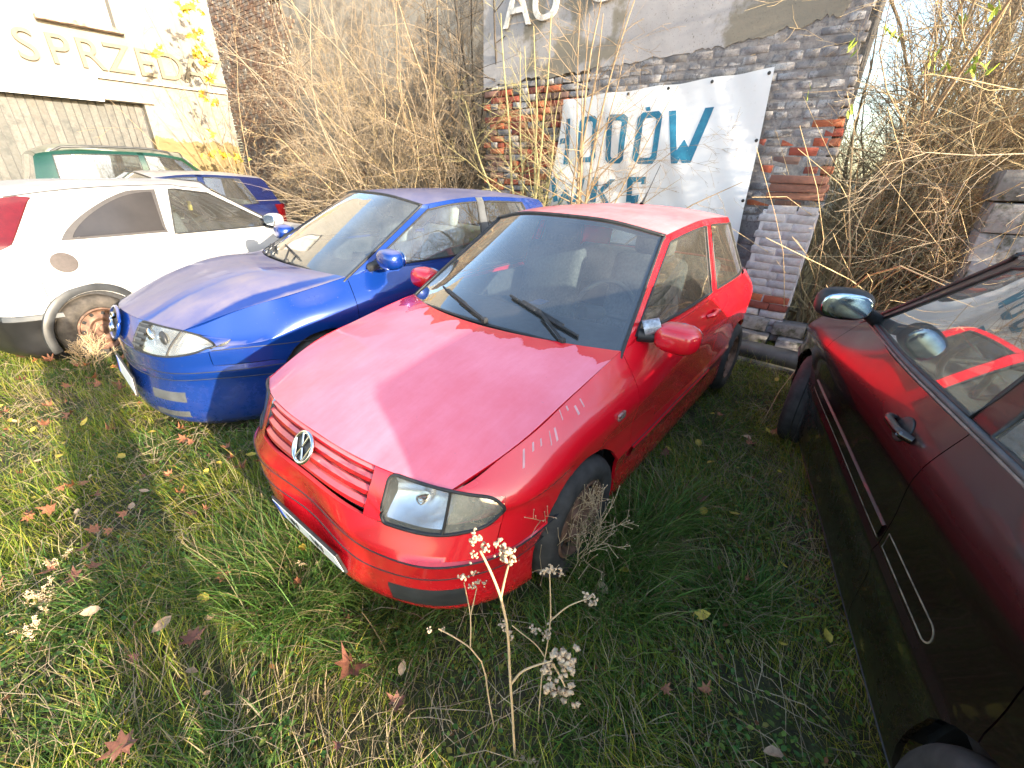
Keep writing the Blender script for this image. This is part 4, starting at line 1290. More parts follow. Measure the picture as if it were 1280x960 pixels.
# dead straw lying in the grass
tb = Tubes()
x, y = scatter(9000, -1.7, 4.4, -2.8, 5.0, 1.0)
for xx, yy in zip(x, y):
    L = rng.uniform(.08, .42); a = rng.uniform(0, 6.28) if rng.random() < .5 else rng.normal(.9, .5); zz = gz(xx, yy)
    p = [np.array([xx + math.cos(a + c) * L * t, yy + math.sin(a + c) * L * t, zz + .03 + .07 * rng.random() * math.sin(t * 3.0)]) for t, c in ((0, 0), (.35, rng.normal(0, .06)), (.7, rng.normal(0, .1)), (1, rng.normal(0, .15)))]
    tb.add(p, [.0016, .0015, .0012, .0006], 3)
STRAW = plain("dead_straw", (.36, .28, .17), .8, var=.35, scale=4)
tag(obj('dead_straw', tb.mesh('dead_straw'), STRAW), kind='stuff')

# fallen leaves
def maple_shape():
    pts = []
    for k, (r, a) in enumerate(((.12, -90), (.62, -52), (.42, -28), (.95, -4), (.50, 22), (.92, 46), (.55, 66), (1.0, 90))): pts.append((r, a))
    full_ = [(r * math.cos(math.radians(a)), r * math.sin(math.radians(a))) for r, a in pts]
    return full_ + [(-x, y) for x, y in full_[-2:0:-1]]
def leaf_mesh(kind, seed):
    r = random.Random(seed); bm = bmesh.new()
    o = maple_shape() if kind == 'maple' else [(0, -.6), (.28, -.35), (.40, .05), (.25, .45), (0, .75), (-.25, .45), (-.40, .05), (-.28, -.35)]
    cv = r.uniform(.2, 1.1); cw = r.uniform(-.6, .9)
    f = lambda x, y: cv * x * x + cw * y * y * .5 + r.uniform(-.05, .05)
    c = bm.verts.new((0, 0, -.04)); vs = [bm.verts.new((x, y, f(x, y))) for x, y in o]
    for k in range(len(vs)): bm.faces.new((c, vs[k], vs[(k + 1) % len(vs)]))
    s0 = [bm.verts.new(p) for p in ((-.02, -.10, 0), (.02, -.10, 0), (.03, -.85, .08), (-.01, -.85, .08))] if kind == 'maple' else []
    if s0: bm.faces.new(s0)
    me = bm_mesh(bm, 'fallen_leaf', angle=60); return me
def leaf_colour(name, col):
    m, nt, b = new_mat(name)
    r = N(nt, "ShaderNodeObjectInfo").outputs["Random"]
    f = noise(nt, 3.0, 6, .7)
    c = mix(nt, ramp(nt, f, .3, .7).outputs[0], tuple(x * .55 for x in col), tuple(min(1, x * 1.2) for x in col))
    h = N(nt, "ShaderNodeHueSaturation"); nt.links.new(c, h.inputs["Color"])
    nt.links.new(math_(nt, 'ADD', math_(nt, 'MULTIPLY', r, .5), .75), h.inputs["Value"])
    nt.links.new(h.outputs[0], b.inputs["Base Color"]); b.inputs["Roughness"].default_value = .65
    return m
LEAFK = [("orange brown", leaf_colour("orange_leaf", (.28, .105, .045)), 'maple'), ("dark brown", leaf_colour("brown_leaf", (.16, .06, .035)), 'maple'),
         ("yellow", leaf_colour("yellow_leaf", (.52, .38, .05)), 'oval'), ("pale tan", leaf_colour("tan_leaf", (.40, .27, .16)), 'oval')]
LM = {}
for nm, mt, kd in LEAFK:
    LM[nm] = []
    for s in range(4):
        me = leaf_mesh(kd, hash((len(nm), s)) % 999); me.materials.append(mt); LM[nm].append(me)
def leaf(nm, p, s, label=None, group=None):
    o = bpy.data.objects.new('fallen_leaf', random.choice(LM[nm])); COL.objects.link(o)
    o.location = p; o.scale = (s, s, s); o.rotation_euler = (random.uniform(-.5, .5), random.uniform(-.5, .5), random.uniform(0, 6.28))
    return tag(o, label or 'small %s fallen leaf lying in the grass' % nm, 'leaf', group or '%s leaves fallen in the grass' % nm)
x, y = scatter(420, -1.4, 3.6, -2.4, 4.4, 1.0)
lx_ = np.concatenate([x[:215], rng.uniform(-.75, .15, 75)]); ly_ = np.concatenate([y[:215], rng.uniform(.7, 3.3, 75)])
for xx, yy in zip(lx_, ly_):
    left = yy > .2
    nm = random.choices(['orange brown', 'dark brown', 'yellow', 'pale tan'], [6, 1.5, 2, 2] if left else [2, 3, 3, 2])[0]
    where_ = ('in front of the white car' if yy > 2.6 else 'in the grass before the blue bumper' if yy > 1.3 else 'in the sunlit grass at the lower left' if xx < -.12 and yy > -.35 else
              'in the gap between the red and dark cars' if xx > 1.3 else 'in the shaded grass by the red front wheel' if xx > .5 else 'in the shaded foreground grass')
    big = random.random()
    sz = 'tiny' if big < .3 else 'small' if big < .75 else 'larger'
    leaf(nm, (xx, yy, gz(xx, yy) + random.uniform(.06, .105)), .018 + .036 * big, '%s %s fallen leaf %s' % (sz, nm, where_), '%s %s leaves %s' % (sz, nm, where_))
p = at(440, 830, (0, 0, 1), .06); o = leaf("dark brown", p, .075, 'large dark brown maple leaf lying in the grass below the red bumper', None); o.rotation_euler = (.5, -.3, 1.9)
p = at(63, 600, (0, 0, 1), .05)
p = at(310, 775, (0, 0, 1), .05); leaf("dark brown", p, .05, 'curled brown leaf in the sunlit grass left of the red bumper')
p = at(378, 685, (0, 0, 1), .12); leaf("yellow", p, .045, 'bright yellow leaf standing in the grass under the number plate')
p = at(770, 598, (0, 0, 1), .05)

# ------------------------------------------------------------------ walls
def obj_rand_mat(name, cols, rough=.9, patch=None, scale=9.0, amt=(.42, .62), speck=False):
    """masonry: every piece takes its own shade from the list, with remains of paint or plaster in patches"""
    m, nt, b = new_mat(name)
    r = N(nt, "ShaderNodeObjectInfo").outputs["Random"]
    rp = N(nt, "ShaderNodeValToRGB"); rp.color_ramp.interpolation = 'CONSTANT'
    while len(rp.color_ramp.elements) < len(cols): rp.color_ramp.elements.new(.5)
    for k, c in enumerate(cols):
        rp.color_ramp.elements[k].position = k / len(cols); rp.color_ramp.elements[k].color = (*c, 1)
    nt.links.new(r, rp.inputs[0])
    geo = N(nt, "ShaderNodeNewGeometry").outputs["Position"]
    n1 = noise(nt, 22, 8, .7, geo); n2 = noise(nt, scale, 8, .65, geo)
    c = mix(nt, ramp(nt, n1, .3, .72).outputs[0], (0.05, 0.03, 0.025), rp.outputs[0])
    c = mix(nt, .45, rp.outputs[0], c)
    if patch is not None: c = mix(nt, ramp(nt, n2, *amt).outputs[0], c, patch)
    if speck:
        n3 = noise(nt, 45, 6, .75, geo); n4 = noise(nt, 12, 8, .75, geo)
        c = mix(nt, ramp(nt, n4, .52, .60).outputs[0], c, (.15, .14, .14))
        c = mix(nt, ramp(nt, n3, .56, .66).outputs[0], c, (.08, .075, .075))
    nt.links.new(c, b.inputs["Base Color"]); b.inputs["Roughness"].default_value = rough
    bump(nt, b, n1, .6, .012)
    return m
REDB = obj_rand_mat("red_brick", [(.42, .10, .05), (.36, .08, .05), (.27, .07, .05), (.46, .13, .055), (.30, .16, .12), (.46, .16, .08), (.20, .12, .10)], patch=(.34, .32, .31), scale=7, amt=(.66, .76))
GREYB = obj_rand_mat("whitewashed_brick", [(.27, .25, .245), (.22, .21, .21), (.30, .28, .275), (.32, .295, .28), (.18, .175, .175), (.33, .305, .29)], patch=(.44, .42, .41), scale=6, amt=(.50, .60), speck=True)
GREYB2 = None
WHITEB = obj_rand_mat("white_painted_brick", [(.50, .475, .48), (.54, .51, .51), (.46, .435, .44)], patch=(.30, .28, .27), scale=5, amt=(.56, .70))
m, nt, b = new_mat("mortar")
n2 = noise(nt, 40, 6, .7); c = mix(nt, ramp(nt, n2, .3, .7).outputs[0], (.06, .055, .05), (.20, .185, .17)); nt.links.new(c, b.inputs["Base Color"]); b.inputs["Roughness"].default_value = .95; bump(nt, b, n2, .8, .02)
MORTAR = m
def plaster_mat(name, a, bcol, stain, sc=1.2, thr=(.50, .56)):
    m, nt, b = new_mat(name)
    n1 = noise(nt, sc, 10, .62); n2 = noise(nt, 3.5, 10, .7); n3 = noise(nt, 60, 4, .6)
    c = mix(nt, ramp(nt, n2, .35, .7).outputs[0], a, bcol)
    c = mix(nt, ramp(nt, n1, *thr).outputs[0], c, stain)
    c = mix(nt, ramp(nt, n3, .60, .75).outputs[0], c, tuple(x * .6 for x in stain))
    nt.links.new(c, b.inputs["Base Color"]); b.inputs["Roughness"].default_value = .92
    bump(nt, b, n2, .35, .02)
    return m
PLASTER = plaster_mat("grey_plaster", (.39, .365, .36), (.33, .31, .305), (.215, .19, .15))
BEIGE = plaster_mat("old_beige_plaster", (.46, .41, .34), (.38, .34, .28), (.29, .25, .20))

brick_cache = {}
def brick_mesh(L, H, D, v, mat):
    key = (round(L, 3), round(H, 3), round(D, 3), v, mat.name)
    if key not in brick_cache:
        bm = bmesh.new(); random.seed(v * 31 + 5)
        add_box(bm, (0, 0, 0), (D, L, H), None, min(.005, H * .1), .006)
        me = bm_mesh(bm, 'brick', angle=45); me.materials.append(mat); brick_cache[key] = me
    return brick_cache[key]
def brick(parent, x, y, z, L, H, D, mat, jx=.006, rot=.012):
    o = bpy.data.objects.new('brick', brick_mesh(L, H, D, random.randrange(4), mat)); COL.objects.link(o); o.parent = parent
    o.location = (x + random.uniform(-jx, jx), y, z); o.rotation_euler = (random.uniform(-rot, rot), random.uniform(-rot, rot), random.uniform(-rot, rot))
    return o

WX = 4.90
wall = empty('workshop_wall', (WX, 1.27, 0)); tag(wall, 'old brick workshop wall with peeling grey plaster, hung with a white banner', 'wall')
W0 = np.array([WX, 1.27, 0])
def wl(o):      # put a mesh built in world coordinates under the wall
    o.parent = wall; o.matrix_parent_inverse = Matrix.Translation(-Vector(W0)); return o
wl(box_obj('core', (WX + .23, 1.27, 2.5), (.40, 4.36, 5.2), MORTAR))
wl(box_obj('render_coat', (WX + .010, .45, 1.5), (.045, 2.62, 3.0), obj_rand_mat('grey_slurry', [(.30, .28, .27)], patch=(.16, .15, .15), scale=9, amt=(.50, .66), speck=True)))
# plaster skin with a ragged lower edge (y to the left, z up)
edge = [(3.46, 2.62), (3.2, 2.66), (2.95, 2.655), (2.68, 2.70), (2.40, 2.665), (2.1, 2.70), (1.95, 2.685), (1.6, 2.73), (1.33, 2.72), (1.0, 2.755), (.62, 2.745), (.45, 2.78), (.31, 2.765), (.1, 2.80), (-.11, 2.81), (-.25, 2.86), (-.37, 2.83), (-.55, 2.90), (-.66, 2.87), (-.70, 2.97)]
pts = []
for (a, b_) in zip(edge[:-1], edge[1:]):
    for t in np.linspace(0, 1, 5, endpoint=False):
        pts.append((a[0] + (b_[0] - a[0]) * t, a[1] + (b_[1] - a[1]) * t + random.uniform(-.016, .016)))
pts.append(edge[-1])
bm = bmesh.new()
lo = [bm.verts.new((WX - .022, y, z)) for y, z in pts]; hi = [bm.verts.new((WX - .022, y, 5.1)) for y, z in pts]
for k in range(len(pts) - 1): bm.faces.new((lo[k], lo[k + 1], hi[k + 1], hi[k]))
r = bmesh.ops.extrude_face_region(bm, geom=bm.faces[:])
for v in r['geom']:
    if isinstance(v, bmesh.types.BMVert): v.co.x += .05
bmesh.ops.recalc_face_normals(bm, faces=bm.faces)
wl(obj('plaster', bm_mesh(bm, 'plaster'), PLASTER))
def edge_z(y): return np.interp(-y, [-p[0] for p in edge], [p[1] for p in edge])
# bricks, one by one, where the plaster has fallen
course = .078; cnt = 0; rest = []
for r in range(5, 40):
    z = .06 + r * course
    y = 3.44 - (r % 2) * .125
    while y > -1.02:
        L = .245 if r % 3 else .118
        lim = -.875 - (2.96 - z) * .06
        if y - .05 < lim: break
        L = min(L, y - lim); yc = y - L / 2; y -= L + .012
        if z + .03 > edge_z(yc) + .02: continue
        if -.18 < yc < 1.95 and z < 2.36: continue                      # behind the banner
        if yc - L / 2 < lim - .02 or yc + L / 2 > 3.47: continue
        if (z < 1.15 and yc > -.2) or (z < 1.35 and yc < -.5): continue                               # hidden behind the cars
        if random.random() < .015: continue
        redzone = yc > 1.9 and z < 2.60 and not (z < 1.45 and random.random() < .7)
        mt = REDB if redzone and random.random() < .9 else GREYB
        if not redzone and yc < -.05 and 1.35 < z < 2.10 and random.random() < .55: mt = REDB
        if redzone and random.random() < .10: mt = GREYB
        jx = .014 if redzone else .004
        if cnt < 300: brick(wall, -.002 if redzone else .016, yc - W0[1], z, L, .066, .06, mt, jx, .015 if redzone else .008); cnt += 1
print('wall bricks', cnt)
# relief letters of the old sign
for ch, y, z, s in (('A', 2.87, 3.44, .66), ('U', 2.44, 3.44, .62), ('O', 1.66, 3.50, .62)):
    me = flat_text(ch, s, .02)
    if not me.materials: me.materials.append(MAT['white'])
    o = obj('letter', me, None, wall)
    o.data.materials.clear(); o.data.materials.append(plain('flaking_white_letter', (.66, .64, .60), .8, var=.25, scale=14))
    o.matrix_local = Matrix(((0, 0, -1, -.045), (-1, 0, 0, y - W0[1]), (0, 1, 0, z), (0, 0, 0, 1)))

# buttress and footing at the right end
TERRA = obj_rand_mat('terracotta_coping', [(.30, .14, .09), (.25, .115, .08)])
but = empty('brick_buttress', (4.60, -.73, 0)); tag(but, 'whitewashed brick buttress standing against the right end of the workshop wall', 'buttress')
b0 = Vector((4.60, -.73, 0))
o = box_obj('core', (.17, 0, .70), (.28, .46, 1.32), MORTAR, but)
for r in range(17):
    z = .10 + r * .078
    for k in range(2):
        yy = (.13 if r % 2 else .06) - k * .255
        L = .25
        if k == 0: L = min(.25, 2 * (.245 - yy)); 
        if k == 1: L = (yy + .125) + .235; yy = (yy + .125 - .235) / 2
        brick(but, .012, yy, z, L, .069, .05, REDB if (r in (4, 5) and random.random() < .6) else WHITEB, .004, .006)
box_obj('whitewash', (.0155, -.01, .89), (.05, .475, .90), plaster_mat('whitewash_coat', (.52, .49, .49), (.46, .43, .43), (.28, .25, .24), 5.0, (.56, .62)), but, .008, None, 30, .006)
for k, (yy, zz, L) in enumerate(((.02, 1.47, .50), (-.02, 1.54, .52), (.02, 1.61, .50))):
    brick(but, .035 - .008 * k, -.01 + yy * .3, zz, .47, .066, .10, TERRA, .008, .02)
foot = empty('stone_footing', (4.45, -1.1, 0)); tag(foot, 'low crumbling stone footing along the wall base behind the black pipe', 'footing')
FOOTM = obj_rand_mat("mossy_stone", [(.28, .27, .26), (.22, .21, .20), (.34, .32, .31)], patch=(.05, .05, .03), scale=8, amt=(.48, .62))
for k in range(2):
    for q in range(5):
        L = random.uniform(.26, .36)
        brick(foot, .03 + .12 * k, .72 - q * .37 + .08 * k, .09 + .135 * k, L, .125, .20, FOOTM, .02, .04).name = 'stone'
kerb = box_obj('kerb', (3.86, -.95, .03), (.10, 1.5, .07), plain('mossy_kerb', (.13, .12, .09), .9, var=.4, scale=12), None, .015)
tag(kerb, 'low mossy kerb lying in front of the black pipe', 'kerb')
t = Tubes(); t.add([(4.02 + .06 * math.sin(y), y, .11) for y in np.linspace(.1, -2.4, 9)], .095, 20)
tag(obj('drain_pipe', t.mesh('drain_pipe'), MAT['plastic']), 'thick black plastic pipe lying on the ground along the wall', 'pipe')
# stone pier behind the dark car
pier = empty('stone_pier', (4.55, -2.42, 0)); tag(pier, 'grey stone block pier rising behind the dark red car roof', 'pier')
for k in range(8):
    brick(pier, .02 * (k % 2), .05 * (k % 2) - .02, .12 + k * .215, .78 - .05 * (k % 3), .205, .5, FOOTM, .02, .02).name = 'stone_block'

# banner, hung by eyelets
def wave(y, z): return .014 * math.sin(3.1 * y + 1.3 * z) + .013 * math.sin(5.2 * z - 2.6 * y) + .008 * math.sin(11 * y - 6 * z) + .004 * math.sin(21 * y - 9 * z)
BX = WX - .075
def ban(y, z, o=0.0): return (BX - .02 - wave(y, z) - o, y, z)
ny, nz = 44, 30
V = []; top = lambda y: np.interp(y, [-.255, 2.03], [2.545, 2.415])
for i in range(ny + 1):
    for j in range(nz + 1):
        s, t = i / ny, j / nz
        zt = 0.82 + (1.72) * t
        yl = 2.03 - max(0, 2.40 - (0.82 + 1.6 * t)) * -.20 * 0
        y = (1 - s) * (2.05 + .20 * (1 - t)) + s * (-.255 - .05 * (1 - t))
        z = .82 + t * (top(y) - .82) - (.012 * math.sin(s * math.pi * 4) ** 2 if t > .97 else 0)
        V.append(ban(y, z))
F = [(i * (nz + 1) + j, i * (nz + 1) + j + 1, (i + 1) * (nz + 1) + j + 1, (i + 1) * (nz + 1) + j) for i in range(ny) for j in range(nz)]
m, nt, b = new_mat("white_banner_vinyl")
n1 = noise(nt, 2.0, 8, .6); c = mix(nt, ramp(nt, n1, .35, .7).outputs[0], (.70, .695, .69), (.78, .775, .77))
c = mix(nt, ramp(nt, noise(nt, 14, 6, .7), .62, .8).outputs[0], c, (.5, .48, .44)); nt.links.new(c, b.inputs["Base Color"]); b.inputs["Roughness"].default_value = .45
me = mesh_np('banner', V, np.array(F))
bn = obj('banner', me, m); tag(bn, 'white vinyl banner with blue hand-painted capital letters hanging on the brick wall', 'banner')
zp = lambda x, y: at(680 + x * .1797, 100 + y * .1797, (1, 0, 0), BX - .02)[1:]
STROKES = [[(160, 272), (190, 268), (165, 585), (135, 588)], [(112, 408), (146, 402), (143, 440), (105, 447)],
    [(868, 215), (915, 210), (925, 490), (975, 412), (1003, 468), (1118, 192), (1182, 186), (1020, 576), (962, 578), (948, 545), (930, 580), (885, 582)],
    [(705, 190), (735, 185), (742, 213), (712, 217)],
    [(55, 680), (85, 675), (107, 840), (75, 850)], [(255, 675), (292, 672), (240, 850), (205, 850)], [(107, 840), (150, 760), (175, 770), (210, 850), (180, 880), (158, 820), (110, 880)],
    [(340, 675), (380, 675), (362, 850), (322, 850)], [(455, 690), (490, 690), (402, 790), (372, 772)], [(372, 772), (404, 768), (452, 860), (412, 860)],
    [(578, 675), (620, 675), (600, 850), (562, 850)], [(620, 674), (708, 672), (700, 725), (668, 725), (675, 708), (616, 712)], [(600, 808), (655, 798), (645, 860), (599, 858)]]
RINGS = [([(255, 290), (275, 258), (360, 250), (380, 275), (355, 540), (335, 572), (250, 572), (230, 545)], [(292, 305), (300, 292), (338, 288), (346, 298), (322, 525), (314, 536), (272, 538), (264, 525)]),
    ([(445, 268), (470, 243), (562, 236), (590, 262), (550, 553), (525, 580), (440, 580), (425, 553)], [(484, 300), (492, 285), (536, 282), (548, 295), (513, 530), (503, 542), (468, 544), (460, 530)]),
    ([(655, 262), (690, 225), (800, 215), (825, 245), (780, 545), (750, 583), (650, 583), (612, 550)], [(692, 285), (706, 266), (770, 260), (782, 275), (745, 525), (732, 540), (672, 540), (660, 525)])]
m, nt, b = new_mat("teal_brush_paint")
c = mix(nt, ramp(nt, noise(nt, 18, 6, .7), .3, .7).outputs[0], (.010, .12, .22), (.02, .20, .32)); c = mix(nt, ramp(nt, noise(nt, 55, 3), .68, .72).outputs[0], c, (.6, .62, .62)); nt.links.new(c, b.inputs["Base Color"]); b.inputs["Roughness"].default_value = .55
TEAL = m
def letter_mesh(polys):
    bm = bmesh.new()
    for P in polys:
        if isinstance(P, tuple):
            A, B = P; va = [bm.verts.new((0, *zp(*q))) for q in A]; vb = [bm.verts.new((0, *zp(*q))) for q in B]
            for k in range(len(A)): bm.faces.new((va[k], va[(k + 1) % 8], vb[(k + 1) % 8], vb[k]))
        else:
            f = bm.faces.new([bm.verts.new((0, *zp(*q))) for q in P])
    bmesh.ops.triangulate(bm, faces=[f for f in bm.faces if len(f.verts) > 4])
    bmesh.ops.subdivide_edges(bm, edges=bm.edges[:], cuts=2, use_grid_fill=True)
    for v in bm.verts: v.co = Vector(ban(v.co.y, v.co.z, .003))
    bmesh.ops.recalc_face_normals(bm, faces=bm.faces)
    return bm_mesh(bm, 'letter')
groups = [[STROKES[0], STROKES[1]], [RINGS[0]], [RINGS[1]], [RINGS[2], STROKES[3]], [STROKES[2]], STROKES[4:7], STROKES[7:10], STROKES[10:13]]
for g_ in groups: obj('letter', letter_mesh(g_), TEAL, bn)
for (y, z) in [(-.22, 2.50), (.30, 2.475), (.75, 2.45), (1.2, 2.425), (1.65, 2.40), (-.245, 1.95), (-.265, 1.4)]:
    V2, F2 = superell(ban(y, z, .004), (.004, .016, .016), 2, 12, 6); obj('eyelet', mesh_np('eyelet', V2, F2), MAT['rubber'], bn)

# back wall behind the thicket
BWX = 6.3
bw = empty('old_wall', (BWX, 8.5, 0)); tag(bw, 'tall old wall of beige plaster and raw brick behind the bare thicket', 'wall')
def bwl(o): o.parent = bw; o.matrix_parent_inverse = Matrix.Translation(-Vector((BWX, 8.5, 0))); return o
bwl(box_obj('core', (BWX + .2, 9.2, 3.2), (.38, 11.6, 6.6), MORTAR))
bwl(box_obj('plaster', (BWX - .005, 7.4, 3.2), (.05, 7.6, 6.5), BEIGE))
bm = bmesh.new(); k_ = 0
for r in range(70):
    z = .4 + r * .078; y = 15.3 - (r % 2) * .13
    while y > 11.2 + .35 * math.sin(r * .45) + .2 * math.sin(r * 1.7):
        add_box(bm, (BWX - .012 + random.uniform(-.006, .006), y - .122, z), (.06, .247, .069), None, 0, .004); y -= .257
o = bwl(obj('brickwork', bm_mesh(bm, 'brickwork'), REDB)); o["kind"] = "stuff"
m2 = obj_rand_mat('weathered_far_brick', [(.42, .24, .15), (.46, .29, .19), (.36, .20, .13), (.50, .36, .26), (.40, .27, .19)], patch=(.45, .40, .34), scale=5, amt=(.5, .62)); o.data.materials.clear(); o.data.materials.append(m2)
for nd in m2.node_tree.nodes:
    if nd.type == 'OBJECT_INFO':
        g_ = m2.node_tree.nodes.new("ShaderNodeNewGeometry"); rp = [l.to_socket for l in m2.node_tree.links if l.from_node == nd][0]
        m2.node_tree.links.new(g_.outputs["Random Per Island"], rp)

# house on the left
HY = 10.2; HX = 4.22
house = empty('stucco_house', (0, HY, 0)); tag(house, 'cream stucco house with relief capital letters over a grey board garage door', 'house')
def hl(o): o.parent = house; o.matrix_parent_inverse = Matrix.Translation(-Vector((0, HY, 0))); return o
m, nt, b = new_mat("cream_stucco")
n1 = noise(nt, 3, 8, .6); n2 = noise(nt, 60, 4, .6)
c = mix(nt, ramp(nt, n1, .35, .7).outputs[0], (.205, .19, .165), (.25, .237, .21))
ox = N(nt, "ShaderNodeSeparateXYZ"); nt.links.new(N(nt, "ShaderNodeNewGeometry").outputs["Position"], ox.inputs[0])
zz = math_(nt, 'ADD', ox.outputs[2], math_(nt, 'MULTIPLY', math_(nt, 'SUBTRACT', noise(nt, 3.2, 4, .7), .5), .5))
low_ = ramp(nt, math_(nt, 'SUBTRACT', zz, 1.97), 0, .012, (1, 1, 1, 1), (0, 0, 0, 1)).outputs[0]
c = mix(nt, low_, c, (.19, .14, .065))
nt.links.new(c, b.inputs["Base Color"]); b.inputs["Roughness"].default_value = .93; bump(nt, b, n2, .3, .008)
STUCCO = m
DX0, DX1, DT = -1.2, 2.68, 2.55
WN = (1.60, 2.60, 3.66, 5.3)
parts = [((DX1 + HX) / 2, HX - DX1, 0, 6.8), (DX0 - 3, 6, 0, 6.8)]
for (cx, sx_, z0, z1) in parts: hl(box_obj('wall', (cx, HY + .2, (z0 + z1) / 2), (sx_, .4, z1 - z0), STUCCO))
for (x0, x1, z0, z1) in ((DX0, DX1, DT, WN[2]), (DX0, WN[0], WN[2], WN[3]), (WN[1], DX1, WN[2], WN[3]), (DX0, DX1, WN[3], 6.8)):
    hl(box_obj('wall', ((x0 + x1) / 2, HY + .2, (z0 + z1) / 2), (x1 - x0 + .002, .4, z1 - z0), STUCCO))
hl(box_obj('side_wall', (HX - .2, HY + 3.4, 3.4), (.396, 6, 6.8), STUCCO))
PLANK = obj_rand_mat("weathered_grey_board", [(.14, .142, .132), (.12, .125, .118), (.16, .158, .148), (.13, .13, .12)], patch=(.072, .075, .073), scale=7, amt=(.52, .66))
dr_ = hl(box_obj('garage_door', ((DX0 + DX1) / 2, HY + .20, DT / 2), (DX1 - DX0, .05, DT), MAT['plastic']))
pm = None
xx = DX0 + .02
while xx < DX1 - .05:
    w_ = random.uniform(.095, .125)
    o = box_obj('plank', (xx + w_ / 2, HY + .165 + random.uniform(-.006, .006), DT / 2), (w_ - .012, .03, DT - .02), PLANK, None, .004)
    o.parent = dr_; xx += w_
hl(box_obj('lintel', ((DX0 + DX1) / 2 + .1, HY - .03, DT + .035), (DX1 - DX0 + .1, .10, .05), plain('stained_ledge', (.30, .27, .24), .9)))
hl(box_obj('string_course', (1.45, HY - .03, 2.90), (5.5, .08, .035), plain('ledge_plaster', (.55, .50, .42), .9)))
fr = hl(box_obj('window_sill', ((WN[0] + WN[1]) / 2, HY - .05, WN[2] - .03), (WN[1] - WN[0] + .14, .22, .07), plain('rust_stained_sill', (.48, .34, .26), .85, var=.4, scale=9), None, .01))
wf = hl(box_obj('window', ((WN[0] + WN[1]) / 2, HY + .28, (WN[2] + WN[3]) / 2), (WN[1] - WN[0], .02, WN[3] - WN[2]), plain('grey_curtained_pane', (.34, .35, .36), .25, var=.2, scale=3)))
fm = plain('white_window_frame', (.42, .41, .39), .5)
for (x0, x1, z0, z1) in ((WN[0], WN[0] + .13, WN[2], WN[3]), (WN[1] - .13, WN[1], WN[2], WN[3]), (WN[0] + .13, WN[1] - .13, WN[2], WN[2] + .16), (WN[0] + .13, WN[1] - .13, WN[3] - .1, WN[3])):
    o = box_obj('window_frame', ((x0 + x1) / 2, HY + .22, (z0 + z1) / 2), (x1 - x0, .08, z1 - z0), fm, None, .012); o.parent = wf
letm = plain('cream_relief_letter', (.20, .17, .12), .9, var=.08)
for k, ch in enumerate("SPRZEDAŻ"):
    me = flat_text(ch, .62, .02)
    o = obj('letter', me, None, house); o.data.materials.clear(); o.data.materials.append(letm)
    xk = 1.30 + k * .395
    o.matrix_local = Matrix(((1, 0, 0, xk), (0, 0, -1, -.03), (0, 1, 0, 3.20), (0, 0, 0, 1)))
sg = box_obj('sign_board', (1.30, HY - .06, 2.73), (1.55, .03, .42), MAT['white'], None, .006)
tag(sg, 'blank white board fixed above the grey garage door', 'sign')

# ------------------------------------------------------------------ bare shrubs, reeds, saplings
def grow(p, d, L, n, r0, wig, up, R):
    P = [np.array(p, float)]; d = np.array(d, float); d /= np.linalg.norm(d)
    for k in range(n):
        d = d + R.normal(0, wig, 3); d[2] += up; d /= np.linalg.norm(d)
        P.append(P[-1] + d * L / n)
    return np.array(P), r0 * (1 - np.linspace(0, 1, n + 1) * .82)
def side_dir(d, ang, R):
    d = d / np.linalg.norm(d); a = R.normal(0, 1, 3); a -= d * (a @ d); a /= np.linalg.norm(a) + 1e-9
    return d * math.cos(ang) + a * math.sin(ang)
def branch(tb, p, d, L, r, lev, R, wig=.12, up=.02, kids=(9, 5, 3), k=(5, 3, 3, 3), tips=None, ang=(.4, 1.0)):
    n = (9, 5, 3, 2)[min(lev, 3)]
    P, rad = grow(p, d, L, n, r, wig, up, R)
    tb.add(P, np.maximum(rad, .0011), k[min(lev, 3)])
    if tips is not None and lev >= 1: tips.append((P[-1], P[-1] - P[-2])); 
    if lev < len(kids):
        for _ in range(int(R.poisson(kids[lev]))):
            t = R.uniform(.22, .98); f = t * n; i = min(int(f), n - 1)
            q = P[i] + (P[i + 1] - P[i]) * (f - i)
            branch(tb, q, side_dir(P[i + 1] - P[i], R.uniform(*ang), R), L * R.uniform(.28, .55) * (1.15 - t * .5), max(rad[i] * .55, .0014), lev + 1, R, wig * 1.15, up, kids, k, tips, ang)
def bark(name, a, b_):
    m, nt, b = new_mat(name)
    f = noise(nt, 9, 6, .7); nt.links.new(mix(nt, ramp(nt, f, .3, .7).outputs[0], a, b_), b.inputs["Base Color"]); b.inputs["Roughness"].default_value = .85
    return m
TAN = bark("pale_tan_bark", (.25, .19, .13), (.40, .32, .225))
DRY = bark("dry_reed", (.47, .34, .175), (.62, .47, .26))
OLIVE = bark("olive_bark", (.27, .235, .10), (.40, .35, .17))
DARKB = bark("dark_bark", (.045, .035, .028), (.10, .08, .06))
BROWN = bark("brown_bark", (.24, .165, .095), (.36, .26, .15))

